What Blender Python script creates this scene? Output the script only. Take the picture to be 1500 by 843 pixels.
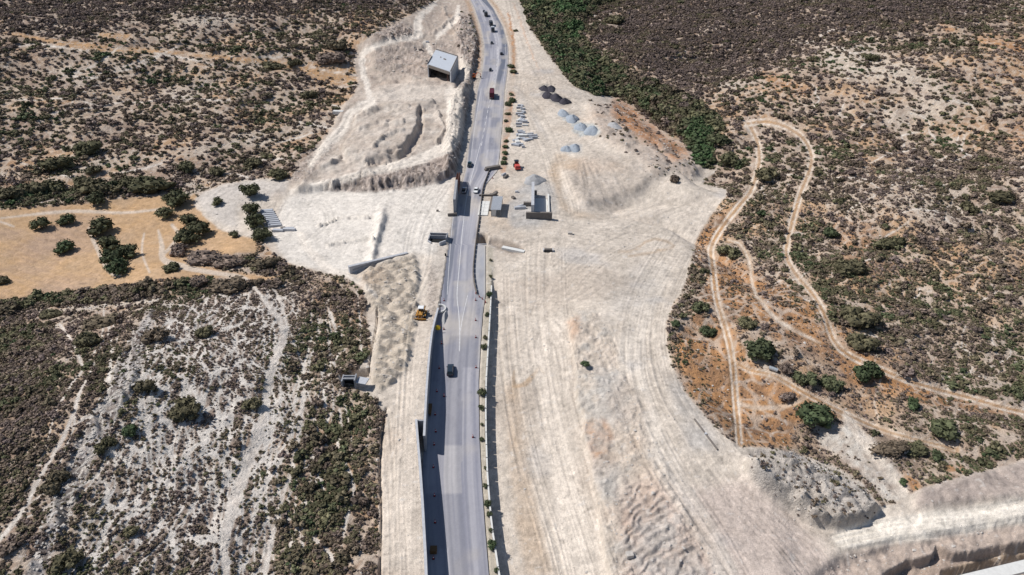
import bpy, bmesh, math, random
import numpy as np
from mathutils import Vector, Matrix
random.seed(7); RNG = np.random.default_rng(11)
for o in list(bpy.data.objects): bpy.data.objects.remove(o, do_unlink=True)
SC = bpy.context.scene
COL = SC.collection
R = math.radians

# ------------------------------------------------------------------ camera
CAM_H, PITCH, F = 116.0, R(33.0), 1000.0          # metres, below horizontal, focal length for a 1500 px wide frame
cam_d = bpy.data.cameras.new('camera'); cam = bpy.data.objects.new('camera', cam_d); COL.objects.link(cam)
cam.location = (0, 0, CAM_H); cam.rotation_euler = (R(90) - PITCH, 0, 0)
cam_d.sensor_width = 36; cam_d.lens = 24.0; cam_d.clip_start = 0.5; cam_d.clip_end = 12000
SC.camera = cam
# ------------------------------------------------------------------ light
SUN_EL, SHADOW_DIR = R(50), (0.966, -0.26)
world = bpy.data.worlds.new('World'); SC.world = world; world.use_nodes = True
wn = world.node_tree; wn.nodes.clear()
sky = wn.nodes.new('ShaderNodeTexSky'); sky.sky_type = 'NISHITA'; sky.sun_disc = False
sky.sun_elevation = SUN_EL; sky.sun_rotation = math.atan2(-SHADOW_DIR[0], -SHADOW_DIR[1])
sky.air_density = 1.0; sky.dust_density = 0.6; sky.ozone_density = 1.0
bg = wn.nodes.new('ShaderNodeBackground'); bg.inputs['Strength'].default_value = 0.078
wo = wn.nodes.new('ShaderNodeOutputWorld')
wn.links.new(sky.outputs[0], bg.inputs[0]); wn.links.new(bg.outputs[0], wo.inputs[0])
sun_d = bpy.data.lights.new('sun', 'SUN'); sun_d.energy = 4.7; sun_d.angle = R(0.53); sun_d.color = (1, 0.955, 0.89)
sun = bpy.data.objects.new('sun', sun_d); COL.objects.link(sun)
ld = Vector((SHADOW_DIR[0]*math.cos(SUN_EL), SHADOW_DIR[1]*math.cos(SUN_EL), -math.sin(SUN_EL)))
sun.rotation_euler = ld.to_track_quat('-Z', 'Y').to_euler(); sun.location = (-60, 40, 150)
SC.view_settings.view_transform = 'Standard'; SC.view_settings.look = 'None'
SC.view_settings.exposure = 0.0; SC.view_settings.gamma = 1.0
try: SC.cycles.max_bounces = 4; SC.cycles.diffuse_bounces = 2; SC.cycles.transparent_max_bounces = 4
except Exception: pass

# ------------------------------------------------------------------ survey maths: sight lines of the photograph onto the land
cp, sp = math.cos(PITCH), math.sin(PITCH)
def proj(x, y, z):
    zr = z - CAM_H
    zc = np.maximum(y*cp - zr*sp, 1.0); yc = y*sp + zr*cp
    return 750 + F*x/zc, 421.5 - F*yc/zc
def G(u, v, z=0.0):
    a = (u-750)/F; b = (421.5-v)/F
    dy = cp + b*sp; dz = -sp + b*cp
    t = (z-CAM_H)/dz
    return a*t, dy*t

def _h(ix, iy, seed):
    h = (ix.astype(np.int64)*374761393 + iy.astype(np.int64)*668265263 + seed*1442695041) & 0xffffffff
    h = ((h ^ (h >> 13))*1274126177) & 0xffffffff
    return ((h ^ (h >> 16)) & 0xffffff)/float(0xffffff)
def vn(x, y, seed=0):
    x = np.asarray(x, float); y = np.asarray(y, float)
    ix = np.floor(x); iy = np.floor(y); fx = x-ix; fy = y-iy
    fx = fx*fx*(3-2*fx); fy = fy*fy*(3-2*fy); ix = ix.astype(np.int64); iy = iy.astype(np.int64)
    a = _h(ix, iy, seed); b = _h(ix+1, iy, seed); c = _h(ix, iy+1, seed); d = _h(ix+1, iy+1, seed)
    return ((a*(1-fx)+b*fx)*(1-fy) + (c*(1-fx)+d*fx)*fy)*2-1
def fbm(x, y, scale, octv=3, seed=0):
    r = 0; amp = 1; tot = 0; x = np.asarray(x)/scale; y = np.asarray(y)/scale
    for k in range(octv):
        r = r + amp*vn(x*(2.03**k)+17*k, y*(2.03**k)-9*k, seed+k*7); tot += amp; amp *= .55
    return r/tot
def worley(x, y, cell, seed=0):
    x = np.asarray(x)/cell; y = np.asarray(y)/cell
    ix = np.floor(x).astype(np.int64); iy = np.floor(y).astype(np.int64)
    f1 = np.full(x.shape, 9.0); f2 = np.full(x.shape, 9.0)
    for dx in (-1, 0, 1):
        for dy in (-1, 0, 1):
            cx = ix+dx; cy = iy+dy
            d = np.hypot(cx+_h(cx, cy, seed)-x, cy+_h(cx, cy, seed+91)-y)
            f2 = np.minimum(f2, np.maximum(f1, d)); f1 = np.minimum(f1, d)
    return f1, f2
def sst(a, b, t):
    t = np.clip((t-a)/(b-a), 0, 1); return t*t*(3-2*t)

# ------------------------------------------------------------------ survey maps (masks of each kind of ground)
U0, V0, MW, MH = -260, -140, 2020, 1240
def poly(pts, blur=2):
    m = np.zeros((MH, MW), np.float32)
    P = np.array(pts, float) - (U0, V0); Q = np.roll(P, -1, 0)
    for j in range(max(0, int(P[:, 1].min())), min(MH, int(P[:, 1].max())+1)):
        yy = j+.5; c = (P[:, 1] <= yy) != (Q[:, 1] <= yy)
        xs = np.sort(P[c, 0] + (yy-P[c, 1])/(Q[c, 1]-P[c, 1])*(Q[c, 0]-P[c, 0]))
        for a, b in zip(xs[::2], xs[1::2]): m[j, max(0, int(round(a))):max(0, int(round(b)))] = 1
    return blurm(m, blur)
def blurm(m, r):
    r = int(r)
    if r < 1: return m
    for ax in (0, 1, 0, 1):
        k = 2*r+1
        p = np.pad(m, [(r+1, r) if a == ax else (0, 0) for a in (0, 1)], mode='edge').cumsum(ax, dtype=np.float64)
        m = (np.take(p, range(k, p.shape[ax]), ax) - np.take(p, range(0, p.shape[ax]-k), ax))/k
    return m.astype(np.float32)
def smooth_line(pts, n=6):
    P = np.array(pts, float); out = []
    for i in range(len(P)-1):
        p0 = P[max(i-1, 0)]; p1 = P[i]; p2 = P[i+1]; p3 = P[min(i+2, len(P)-1)]
        for k in range(n):
            t = k/n
            out.append(.5*((2*p1)+(-p0+p2)*t+(2*p0-5*p1+4*p2-p3)*t*t+(-p0+3*p1-3*p2+p3)*t**3))
    out.append(P[-1]); return np.array(out)
def line(pts, w, soft=1.0, m=None):
    """distance mask along a path; w may be a list of widths"""
    if m is None: m = np.zeros((MH, MW), np.float32)
    W = np.interp(np.linspace(0, 1, len(pts)), np.linspace(0, 1, np.size(w)), np.atleast_1d(w))
    S = smooth_line(np.c_[np.array(pts, float), W])
    for a, b in zip(S[:-1], S[1:]):
        pad = max(a[2], b[2])/2+soft+2
        x0 = int(max(0, min(a[0], b[0])-pad-U0)); x1 = int(min(MW, max(a[0], b[0])+pad-U0+1))
        y0 = int(max(0, min(a[1], b[1])-pad-V0)); y1 = int(min(MH, max(a[1], b[1])+pad-V0+1))
        if x1 <= x0 or y1 <= y0: continue
        yy, xx = np.mgrid[y0:y1, x0:x1]; xx = xx+U0+.5; yy = yy+V0+.5
        d = b[:2]-a[:2]; L = max(d@d, 1e-6)
        t = np.clip(((xx-a[0])*d[0]+(yy-a[1])*d[1])/L, 0, 1)
        dist = np.hypot(xx-a[0]-t*d[0], yy-a[1]-t*d[1]); hw = (a[2]+t*(b[2]-a[2]))/2
        m[y0:y1, x0:x1] = np.maximum(m[y0:y1, x0:x1], np.clip((hw-dist)/soft+.5, 0, 1))
    return m
def offs(pts, d):
    P = smooth_line(pts, 3); T = np.gradient(P, axis=0); T /= np.linalg.norm(T, axis=1)[:, None]+1e-9
    return np.c_[P[:, 0]-T[:, 1]*d, P[:, 1]+T[:, 0]*d]
def smp(m, u, v):
    x = np.clip(np.asarray(u)-U0-.5, 0, MW-1.001); y = np.clip(np.asarray(v)-V0-.5, 0, MH-1.001)
    ix = x.astype(int); iy = y.astype(int); fx = x-ix; fy = y-iy
    return (m[iy, ix]*(1-fx)+m[iy, ix+1]*fx)*(1-fy)+(m[iy+1, ix]*(1-fx)+m[iy+1, ix+1]*fx)*fy

M = {}
EW = [(640,-140),(640,0),(612,16),(586,30),(546,50),(524,68),(518,95),(524,118),(518,140),(498,158),(490,182),(468,208),(440,238),(424,262),(380,262),(330,268),(292,283),(283,300),
      (300,318),(322,335),(345,345),(380,352),(400,372),(425,388),(470,400),(512,408),(531,428),(536,470),(545,515),(520,545),(505,560),(535,575),(555,592),(566,618),(557,640),(554,843),(552,1100),
      (1700,1100),(1700,640),(1500,672),(1440,690),(1345,716),(1318,735),(1290,742),(1262,706),(1215,680),(1170,664),(1120,655),(1085,655),(1062,640),(1030,608),(1005,575),(990,548),(978,510),(977,470),(990,440),
      (1003,420),(1010,390),(1022,350),(1045,312),(1062,290),(1066,278),(1030,270),(1036,262),(1050,250),(1028,245),(1012,215),(980,200),(905,142),(870,140),(840,125),(815,95),(795,68),(776,40),(768,10),(740,-30),(700,-140)]
M['ew'] = poly(EW, 1)
M['field'] = poly([(-260,300),(0,308),(60,303),(110,300),(150,293),(235,287),(262,296),(285,283),(300,318),(345,340),(378,352),(376,374),(345,372),(300,388),(330,398),(400,405),(425,412),(350,409),(250,407),(170,419),(90,430),(0,442),(-260,450)], 1)
# relief
M['heaps'] = poly([(540,388),(575,375),(606,370),(614,392),(612,420),(611,470),(603,505),(596,540),(575,560),(560,572),(545,560),(548,520),(556,470),(540,440),(528,405)], 2)
M['mound'] = poly([(545,150),(600,140),(655,145),(660,165),(650,205),(618,228),(560,248),(500,262),(430,285),(440,250),(470,222),(495,185)], 3)
M['step1'] = poly([(430,284),(480,276),(560,271),(640,267),(666,252),(680,215),(688,160),(697,120),(640,116),(520,126),(498,160),(468,212)], 2)
M['step2'] = poly([(540,240),(585,228),(599,214),(609,200),(613,168),(640,150),(600,141),(545,148),(520,165),(515,190),(500,215),(508,238)], 1)
M['bench'] = poly([(545,50),(586,30),(612,18),(690,20),(700,90),(690,125),(560,140),(530,120),(525,80)], 4)
M['scarp'] = line([(540,243),(570,238),(592,229),(604,216),(613,200),(617,180),(616,168)], [2,4,5,8,8,7,3], 1.5)
M['upper'] = poly([(640,-60),(640,0),(612,16),(586,30),(546,50),(524,68),(518,95),(524,118),(518,140),(498,158),(490,182),(468,208),(440,238),(424,270),(500,272),(600,268),(668,255),(690,150),(706,60),(690,-60)], 4)
M['rid2'] = np.clip(sum(line(p, 4, 2.5) for p in ([(545,72),(575,70),(606,70),(620,66)], [(548,88),(580,84),(610,86),(636,94)], [(552,101),(590,97),(625,104)], [(615,55),(640,44),(664,24)], [(650,10),(655,30),(672,55),(680,75)], [(600,38),(588,46),(560,56)], [(560,116),(600,112),(622,116)],
    [(530,165),(560,158),(600,156)], [(522,190),(545,182),(590,178)], [(545,215),(565,200),(590,190)], [(468,245),(500,232),(530,226)], [(640,165),(650,190),(640,210)], [(470,330),(500,318),(540,318)], [(480,360),(510,352),(545,350)], [(690,235),(700,255)])), 0, 1)
M['sparse'] = poly([(1000,470),(1060,430),(1110,470),(1200,520),(1280,560),(1400,600),(1440,690),(1340,740),(1250,700),(1090,660),(1000,580)], 8)
M['gravelR'] = poly([(1190,628),(1245,612),(1275,640),(1320,690),(1345,745),(1300,735),(1262,700),(1225,665),(1200,650)], 4)
M['ripple'] = poly([(905,720),(950,690),(1000,760),(1060,860),(1060,1000),(940,1000),(915,860)], 4)
M['fan'] = poly([(845,240),(890,225),(945,240),(952,268),(925,288),(880,298),(850,300),(838,270)], 3)
M['bank'] = poly([(668,60),(672,20),(688,20),(703,60),(702,100),(697,125),(690,150),(682,190),(676,225),(672,245),(664,258),(650,240),(653,215),(656,180),(662,140),(680,110),(676,85)], 2)
M['ridge'] = poly([(538,385),(548,345),(553,312),(560,300),(566,320),(552,360),(546,390)], 3)
M['trench'] = line([(553,455),(552,480),(545,515),(540,545)], 3, 1)
M['spoil'] = poly([(845,230),(870,222),(940,232),(955,262),(930,285),(885,298),(850,300),(835,275),(822,250)], 6)
M['spoil2'] = poly([(860,150),(905,145),(975,200),(1010,215),(1028,245),(1015,262),(975,250),(958,262),(940,235),(900,215),(870,190)], 6)
M['cliff'] = poly([(1098,668),(1120,658),(1170,664),(1215,680),(1262,706),(1290,742),(1262,765),(1225,770),(1190,765),(1150,738),(1110,712),(1095,690)], 5)
M['bankc'] = poly([(838,455),(872,455),(900,500),(925,560),(955,640),(1000,730),(1060,860),(900,860),(870,700),(850,620),(835,540)], 4)
M['trk2'] = poly([(857,447),(1003,430),(976,470),(977,520),(1005,575),(1060,640),(1110,700),(1215,790),(1235,1100),(905,1100),(890,843),(868,700),(850,600),(838,500),(832,462)], 1.5)
M['trk2'] = M['trk2']*0+np.maximum(M['trk2'], poly([(857,447),(1003,430),(1200,430),(1300,700),(1300,1100),(905,1100),(890,843),(868,700),(850,600),(838,500),(832,462)], 1.5)*poly([(700,420),(1030,420),(1010,500),(1040,575),(1090,640),(1110,660),(1150,720),(1180,1300),(700,1300)], 14))*poly([(700,455),(1000,455),(1040,575),(1090,640),(1150,720),(1180,1300),(700,1300)], 14)
M['cut1'] = poly([(1285,900),(1295,843),(1330,822),(1372,812),(1373,800),(1400,812),(1440,806),(1500,794),(1720,760),(1720,1100),(1285,1100)], 1)
M['cut2'] = poly([(1345,1100),(1380,836),(1410,826),(1500,803),(1720,768),(1720,1100)], 1)
M['slopeR'] = poly([(1180,860),(1240,812),(1300,797),(1400,778),(1500,760),(1720,730),(1720,1100),(1190,1100)], 7)
M['wallR'] = poly([(1340,745),(1345,716),(1440,690),(1500,672),(1720,630),(1720,715),(1500,726),(1400,738)], 5)
M['chan'] = poly([(1360,1100),(1400,843),(1440,834),(1500,818),(1720,775),(1720,1100)], 1)
M['pit'] = poly([(782,292),(800,292),(800,318),(782,318)], 1)
M['hole'] = poly([(698,344),(711,343),(715,349),(713,357.5),(698,357.5)], 0)
M['gully'] = poly([(716,350),(740,352),(765,362),(768,372),(750,374),(735,368),(716,360)], 2)
M['culv'] = poly([(500,545),(540,542),(545,556),(530,566),(500,566)], 2)
M['dheap'] = poly([(788,128),(800,123),(812,130),(816,140),(834,146),(836,152),(820,155),(808,150),(798,142)], 1)
M['gheap1'] = line([(824,168),(838,177),(845,181)], [12, 13], 1.5)
M['gheap2'] = poly([(845,182),(868,180),(880,192),(872,200),(850,200),(838,192)], 1)
M['gheap3'] = poly([(822,217),(834,211),(852,213),(852,222),(836,225),(824,223)], 2)
M['pheap'] = poly([(768,262),(776,254),(790,254),(802,262),(796,268),(776,269)], 1)
M['rub'] = line([(651,452),(653,462),(652,474)], [5, 8, 7], 2)
M['strata'] = line([(222,455),(205,500),(188,545),(160,600),(128,655),(104,710),(85,760),(62,810),(40,870)], [10, 26, 34, 30, 34, 34, 38, 30, 30], 8)
M['edgeL'] = line([(566,600),(560,640),(557,700),(559,760),(557,843),(556,1000)], 3, 2)
# surfaces
M['stony'] = poly([(225,450),(330,425),(430,425),(450,470),(430,540),(425,620),(405,700),(390,843),(380,1000),(90,1000),(100,820),(130,740),(165,640),(205,545)], 12)
M['orange'] = np.clip(sum([line([(8,48),(60,58),(110,67),(180,72),(230,76),(300,82),(360,88),(430,98),(510,112)], [4,6,12,10,6,8,8,9,10], 3),
    poly([(440,95),(520,98),(524,120),(512,132),(480,122),(450,112)], 3), line([(150,52),(190,55)], 8, 3), line([(540,65),(590,52),(620,40)], [3, 6, 3], 3)*.6]), 0, 1)
M['orangeR'] = np.clip(sum([poly([(1078,380),(1060,372),(1046,370),(1030,400),(1022,440),(1000,470),(985,500),(995,545),(1010,575),(1035,605),(1065,635),(1082,655),(1160,658),(1165,620),(1240,610),(1160,560),(1110,540),(1085,500),(1070,470),(1100,470),(1140,500),(1200,520),(1260,560),(1300,545),(1260,500),(1220,470),(1180,440),(1150,400),(1130,420),(1110,400)], 5),
    poly([(1020,355),(1045,318),(1072,300),(1058,345),(1040,362),(1030,385),(1018,400)], 3),
    poly([(1230,520),(1290,545),(1400,580),(1500,598),(1720,640),(1720,655),(1500,612),(1400,600),(1300,580),(1280,580),(1240,560)], 4),
    poly([(1255,672),(1290,690),(1296,706),(1280,712),(1250,690),(1235,676)], 3), poly([(1305,680),(1345,700),(1352,716),(1335,722),(1318,700)], 3), poly([(1380,690),(1390,675),(1420,690),(1400,694)], 3),
    poly([(1110,100),(1145,110),(1180,125),(1190,140),(1165,145),(1130,132)], 5)*.8, poly([(1375,32),(1405,45),(1400,52),(1380,45)], 3), poly([(1425,52),(1460,58),(1500,66),(1510,85),(1480,78),(1440,68)], 4),
    poly([(1225,315),(1270,325),(1290,355),(1270,385),(1240,365),(1215,345)], 8)*.7, poly([(1470,180),(1510,170),(1510,225),(1480,215)], 8)*.8]), 0, 1)
M['green'] = poly([(755,-140),(762,0),(778,40),(800,70),(820,97),(845,128),(890,142),(935,150),(965,185),(1000,200),(1022,240),(1038,250),(1045,215),(1060,180),(1020,150),(980,130),(930,110),(880,85),(850,60),(855,20),(900,0),(880,-140)], 5)
M['reed'] = np.clip(poly([(1005,180),(1030,175),(1042,205),(1040,232),(1028,245),(1012,220)], 2)+line([(790,0),(830,20),(850,60),(900,80),(935,105)], [14, 14, 12, 10, 6], 5)*.8, 0, 1)
M['taupe'] = poly([(850,60),(900,0),(880,-140),(1800,-140),(1800,0),(1500,0),(1300,50),(1200,60),(1120,95),(1060,120),(1020,140),(980,125),(920,100)], 16)
M['taupeL'] = poly([(-260,-140),(600,-140),(600,0),(540,25),(470,30),(300,20),(200,30),(120,60),(0,48),(-260,40)], 10)
M['rockU'] = np.clip(sum([poly([(1190,70),(1260,65),(1340,100),(1400,130),(1300,130),(1220,110)], 8), poly([(1290,160),(1400,135),(1420,160),(1330,190),(1290,185)], 9)*.8,
   poly([(1280,250),(1330,235),(1400,270),(1420,330),(1360,330),(1300,300)], 12)*.7, poly([(1150,-20),(1230,-20),(1250,25),(1180,30)], 9)*.6, poly([(1050,115),(1095,118),(1090,135),(1055,132)], 4),
   poly([(250,25),(330,18),(380,30),(330,40),(260,38)], 5), poly([(240,130),(290,130),(295,150),(250,155)], 5)*.8, poly([(290,115),(320,118),(318,132),(290,132)], 4)*.7,
   poly([(60,75),(130,95),(170,130),(190,160),(120,150),(80,110)], 8)*.55, line([(0,255),(90,262),(160,235),(240,228),(330,215),(420,195),(500,175)], [8, 14, 14, 14, 20, 24, 10], 6)*.6,
   line([(270,285),(300,275),(270,270)], 8, 4), line([(30,455),(90,455),(130,450),(230,440)], [5, 9, 9, 9], 4), poly([(350,92),(385,92),(385,97),(350,98)], 1)]), 0, 1)
M['hedge'] = np.clip(sum([line([(-100,452),(0,452),(60,444),(120,438),(170,434),(250,420),(300,412),(350,418),(400,418)], [20, 22, 16, 16, 18, 12, 10, 10, 12], 3),
   line([(268,368),(300,378),(350,380),(380,375)], [18, 18, 12, 10], 3), line([(375,370),(395,385),(425,395),(415,405)], [12, 14, 12], 3), line([(362,302),(375,322),(385,345),(375,350)], [14, 20, 20], 3),
   line([(20,290),(60,280),(110,272),(170,272),(240,268)], [26, 28, 28, 28, 24], 3), poly([(405,490),(450,470),(500,480),(535,500),(545,540),(500,545),(480,570),(500,600),(480,640),(440,620),(420,640),(430,700),(420,790),(400,843),(500,860),(520,800),(545,720),(540,660),(500,620),(550,640),(552,600),(505,575),(470,560),(430,560),(405,540)], 8)*.55,
   poly([(428,600),(500,640),(515,700),(500,780),(430,760),(425,690)], 8), poly([(-100,470),(60,480),(110,560),(100,620),(60,690),(20,760),(-100,900)], 8)*.6, poly([(60,480),(130,500),(190,470),(185,545),(150,590),(125,560)], 8)*.35]), 0, 1)
def ruts(pts, w, g):
    w *= .92; g *= .72
    return np.maximum(line(offs(pts, w/2), g, 1.2), line(offs(pts, -w/2), g, 1.2))
T1 = [(1095,180),(1108,205),(1112,237),(1100,279),(1079,306),(1057,335),(1042,362),(1043,386),(1049,435),(1056,462),(1066,495),(1073,532),(1077,580),(1083,650)]
T2 = [(1090,182),(1125,179),(1155,188),(1180,208),(1188,239),(1172,285),(1157,338),(1152,375),(1168,405),(1191,432),(1207,460),(1221,498),(1244,521),(1287,540),(1340,561),(1420,583),(1500,604),(1720,650)]
T3 = [(1066,352),(1084,358),(1097,383),(1103,420),(1116,444),(1145,473),(1201,503)]
T4 = [(1083,535),(1100,543),(1135,551),(1180,577),(1239,607),(1287,628),(1330,641),(1400,658)]
T5 = [(1240,610),(1273,658),(1303,698),(1327,733),(1340,760)]
M['ruts'] = np.clip(ruts(T1, 8, 4.2)+ruts(T2, 8, 4)+ruts(T4, 7, 3.5)*.8+line(T3, [2, 3, 4, 5, 7, 3], 2)*.8+line([(1083,592),(1110,598),(1150,595),(1178,583)], 7, 3)*.55+line([(1290,556),(1281,590),(1288,615)], 2.5, 1)*.7
    + line(T5, [12, 16, 14, 20, 20], 5)*.75, 0, 1)
M['track'] = np.clip(line(T1, [8,11,12,12,11,12,14,12], 2)+line(T2, [10,12,9,12,9,12,12,14,12,11,12], 2)+line(T4, [9,12,10,12], 2)+line(T3, 7, 2)+line(T5, 18, 4)+line([(1083,592),(1110,598),(1150,595),(1178,583)], 9, 3), 0, 1)
PA = [[(384,435),(396,452),(410,470),(413,495),(404,527),(393,561),(388,593),(380,633),(365,670),(350,722),(338,757),(330,800),(331,860)],
      [(396,415),(415,455),(420,489),(408,520)], [(484,458),(492,484),(503,513)], [(443,575),(440,633),(425,693),(412,735),(399,789),(385,860)],
      [(133,545),(115,580),(107,607),(93,641),(75,671),(53,711),(35,746),(8,781),(-40,830)], [(88,476),(107,503),(120,535)], [(290,395),(330,405),(360,410),(376,425),(390,445)],
      [(497,600),(500,625),(495,655),(505,680),(515,700),(518,725),(508,760),(503,785)], [(460,790),(480,808),(492,830)], [(505,690),(498,668)]]
M['paths'] = np.clip(line(PA[0], [6,8,9,10,12,12,13,18,15,15,12,12], 2)+sum(line(p, w, 2) for p, w in zip(PA[1:], ([3,5], [5,4], [4,6,6,7,8], [3,6,6,7], [4,5], [5,5,4], [4,6,4], 7, 4))), 0, 1)
rngp = np.random.default_rng(5)
vp = []                                            # faint goat trails of the stony hillside
for k in range(95):
    u, v = rngp.uniform(150, 530), rngp.uniform(425, 700); a = rngp.uniform(-.35, .1); p = [(u, v)]
    for s in range(int(rngp.integers(5, 13))):
        a += rngp.normal(0, .14) - .03; u += 24*math.sin(a); v += 24*math.cos(a); p.append((u, v))
    vp.append(line(p, [1.5, 3.2, 1.5], 1.2))
for k in range(34):
    u, v = rngp.uniform(1130, 1520), rngp.uniform(0, 540); a = rngp.uniform(0, 6.3); p = [(u, v)]
    for s in range(int(rngp.integers(3, 9))):
        a += rngp.normal(0, .5); u += 14*math.sin(a); v += 9*math.cos(a); p.append((u, v))
    vp.append(line(p, [1.2, 2.2, 1.2], 1.5))
for k in range(22):
    u, v = rngp.uniform(0, 500), rngp.uniform(60, 260); a = rngp.uniform(1.2, 2.0); p = [(u, v)]
    for s in range(int(rngp.integers(4, 10))):
        a += rngp.normal(0, .25); u += 16*math.sin(a); v += 9*math.cos(a); p.append((u, v))
    vp.append(line(p, [1.2, 2.2, 1.2], 1.5))
M['trails'] = np.clip(np.maximum.reduce(vp), 0, 1); del vp
M['ftrk'] = np.clip(sum(line(p, w, 1.5) for p, w in [([(232,338),(237,359),(240,381),(269,391),(307,399),(355,407),(376,425)], [3, 8, 10, 8, 6, 8]), ([(211,343),(208,370),(219,399)], 3), ([(0,320),(100,310),(180,312),(240,306)], [2, 5, 4, 3]),
    ([(130,335),(140,360),(160,396),(175,404)], [4, 6, 8, 5]), ([(252,330),(262,345),(250,362),(240,372)], 5), ([(0,325),(20,332)], 3)]), 0, 1)
M['gpad'] = poly([(285,290),(320,272),(360,266),(420,262),(420,285),(345,300),(350,335),(330,330),(300,310)], 3)
M['whitepad'] = poly([(395,345),(404,318),(420,290),(455,272),(560,250),(650,225),(662,215),(668,240),(658,300),(664,330),(648,340),(640,372),(632,430),(622,450),(608,445),(612,390),(600,372),(540,395),(500,402),(450,392),(420,385)], 3)
M['hb'] = np.clip(sum([line([(665,140),(664,200),(640,222),(590,240),(530,256),(470,272),(430,282)], [26, 24, 18, 14, 12, 12, 10], 3),
    line([(645,-20),(632,10),(613,28),(612,52),(590,57),(556,66),(534,76),(530,95),(537,120),(540,140)], [12, 9, 10, 12, 8, 8, 9, 9, 9, 8], 2), line([(622,62),(635,80),(640,84)], [7, 8, 8], 2),
    line([(545,150),(515,165),(502,190),(478,212),(455,240)], [14, 12, 14, 12, 10], 4), line([(640,55),(668,28),(672,10)], [6, 8, 5], 2), line([(440,345),(462,378),(498,403),(530,416),(548,432)], [12, 14, 12, 9, 6], 3),
    poly([(520,140),(600,122),(700,130),(690,140),(560,150)], 4)*.6, poly([(672,80),(690,95),(686,115),(674,122)], 2)]), 0, 1)
M['rimL'] = poly([(600,372),(640,372),(634,430),(622,470),(618,560),(612,640),(618,843),(620,1060),(556,1060),(556,700),(566,600),(600,540),(610,470),(613,400)], 3)
M['mauve'] = np.clip(sum([M['bank'], poly([(545,48),(586,30),(612,50),(600,56),(552,62)], 3), poly([(560,70),(600,62),(690,60),(690,85),(670,75),(640,110),(560,112),(545,92)], 4)*.5, poly([(430,235),(470,210),(490,215),(450,262),(420,268)], 4)*.6,
    poly([(474,280),(492,264),(530,252),(590,245),(640,232),(655,214),(668,225),(668,258),(640,268),(590,279),(520,282)], 1.5)*.95, poly([(630,385),(642,390),(640,440),(640,470),(630,470),(625,440)], 2)*.5]), 0, 1)
M['brown'] = np.clip(sum([poly([(900,142),(925,150),(975,200),(1005,215),(1010,230),(985,235),(960,215),(920,190),(895,165)], 4), line([(752,5),(762,30),(772,60),(790,105)], [2, 3, 2], 2)*.5, line([(745,20),(752,60),(752,110)], [2, 4, 4], 1.5),
    line([(748,140),(742,185),(737,250)], [12, 10, 8], 2), line([(700,60),(702,100)], 4, 1.5), poly([(855,620),(885,612),(898,640),(890,660),(872,672),(862,650)], 3), poly([(832,470),(850,462),(850,485),(838,500)], 3)*.5, poly([(915,745),(928,750),(925,780),(912,770)], 3)*.6,
    poly([(540,470),(560,600),(575,640),(556,640),(540,600)], 5)*.0, line([(540,600),(550,640),(545,700),(548,800)], [10, 14, 10, 12], 5)*.8, poly([(500,640),(545,660),(550,843),(520,843),(510,740)], 6)*.6]), 0, 1)
M['tan'] = np.clip(sum([line([(790,540),(775,560),(755,566),(752,545)], [5, 7, 6, 3], 2), poly([(742,560),(760,565),(768,640),(790,760),(812,843),(770,843),(755,760),(745,680)], 5)*.6, poly([(815,225),(850,235),(845,250),(820,245),(822,290),(838,310),(900,318),(840,320),(815,300),(805,250)], 3)*.7,
    line([(905,370),(930,365),(960,350),(985,362),(920,375)], 4, 2)*.7, line([(797,548),(790,540)], 4, 1), poly([(700,260),(745,275),(752,335),(720,340),(700,320)], 5)*.3]), 0, 1)
M['grey'] = np.clip(sum([poly([(745,320),(742,300),(760,275),(790,262),(812,272),(818,300),(808,325),(780,336),(750,334)], 3), poly([(870,540),(910,545),(930,600),(925,625),(880,620)], 6)*.8, poly([(975,555),(1000,560),(1050,640),(1058,660),(1010,660),(990,610)], 6)*.7,
    poly([(865,670),(900,665),(912,700),(900,740),(875,720)], 4)*.6, poly([(890,440),(950,370),(960,440),(900,470)], 8)*.4, line([(755,130),(775,160),(800,200)], 8, 5)*.4]), 0, 1)
M['pinkR'] = poly([(905,720),(950,700),(1000,720),(1100,700),(1140,740),(1200,790),(1240,843),(1240,1100),(930,1100),(915,860)], 10)
M['haul'] = poly([(1215,790),(1240,772),(1350,752),(1500,733),(1720,700),(1720,735),(1500,768),(1400,784),(1300,798),(1230,806)], 3)
M['lane1'] = poly([(790,440),(800,520),(812,560),(828,640),(850,720),(880,800),(900,870),(905,1060),(830,1060),(825,870),(815,760),(795,660),(782,560)], 4)
M['lane2'] = line([(965,400),(935,470),(925,520),(940,600),(975,680),(1010,740),(1060,830),(1080,900)], [34, 34, 40, 40, 36, 34, 34], 8)
M['verge'] = poly([(702,700),(704,560),(706,470),(712,420),(713,362),(722,362),(723,400),(718,470),(712,560),(713,700),(731,843),(772,1060),(745,1060),(713,843)], 1)
M['roadside'] = poly([(640,-60),(640,0),(700,130),(690,240),(680,290),(660,320),(640,400),(640,480),(655,480),(735,250),(760,150),(765,60),(740,-60)], 3)
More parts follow.
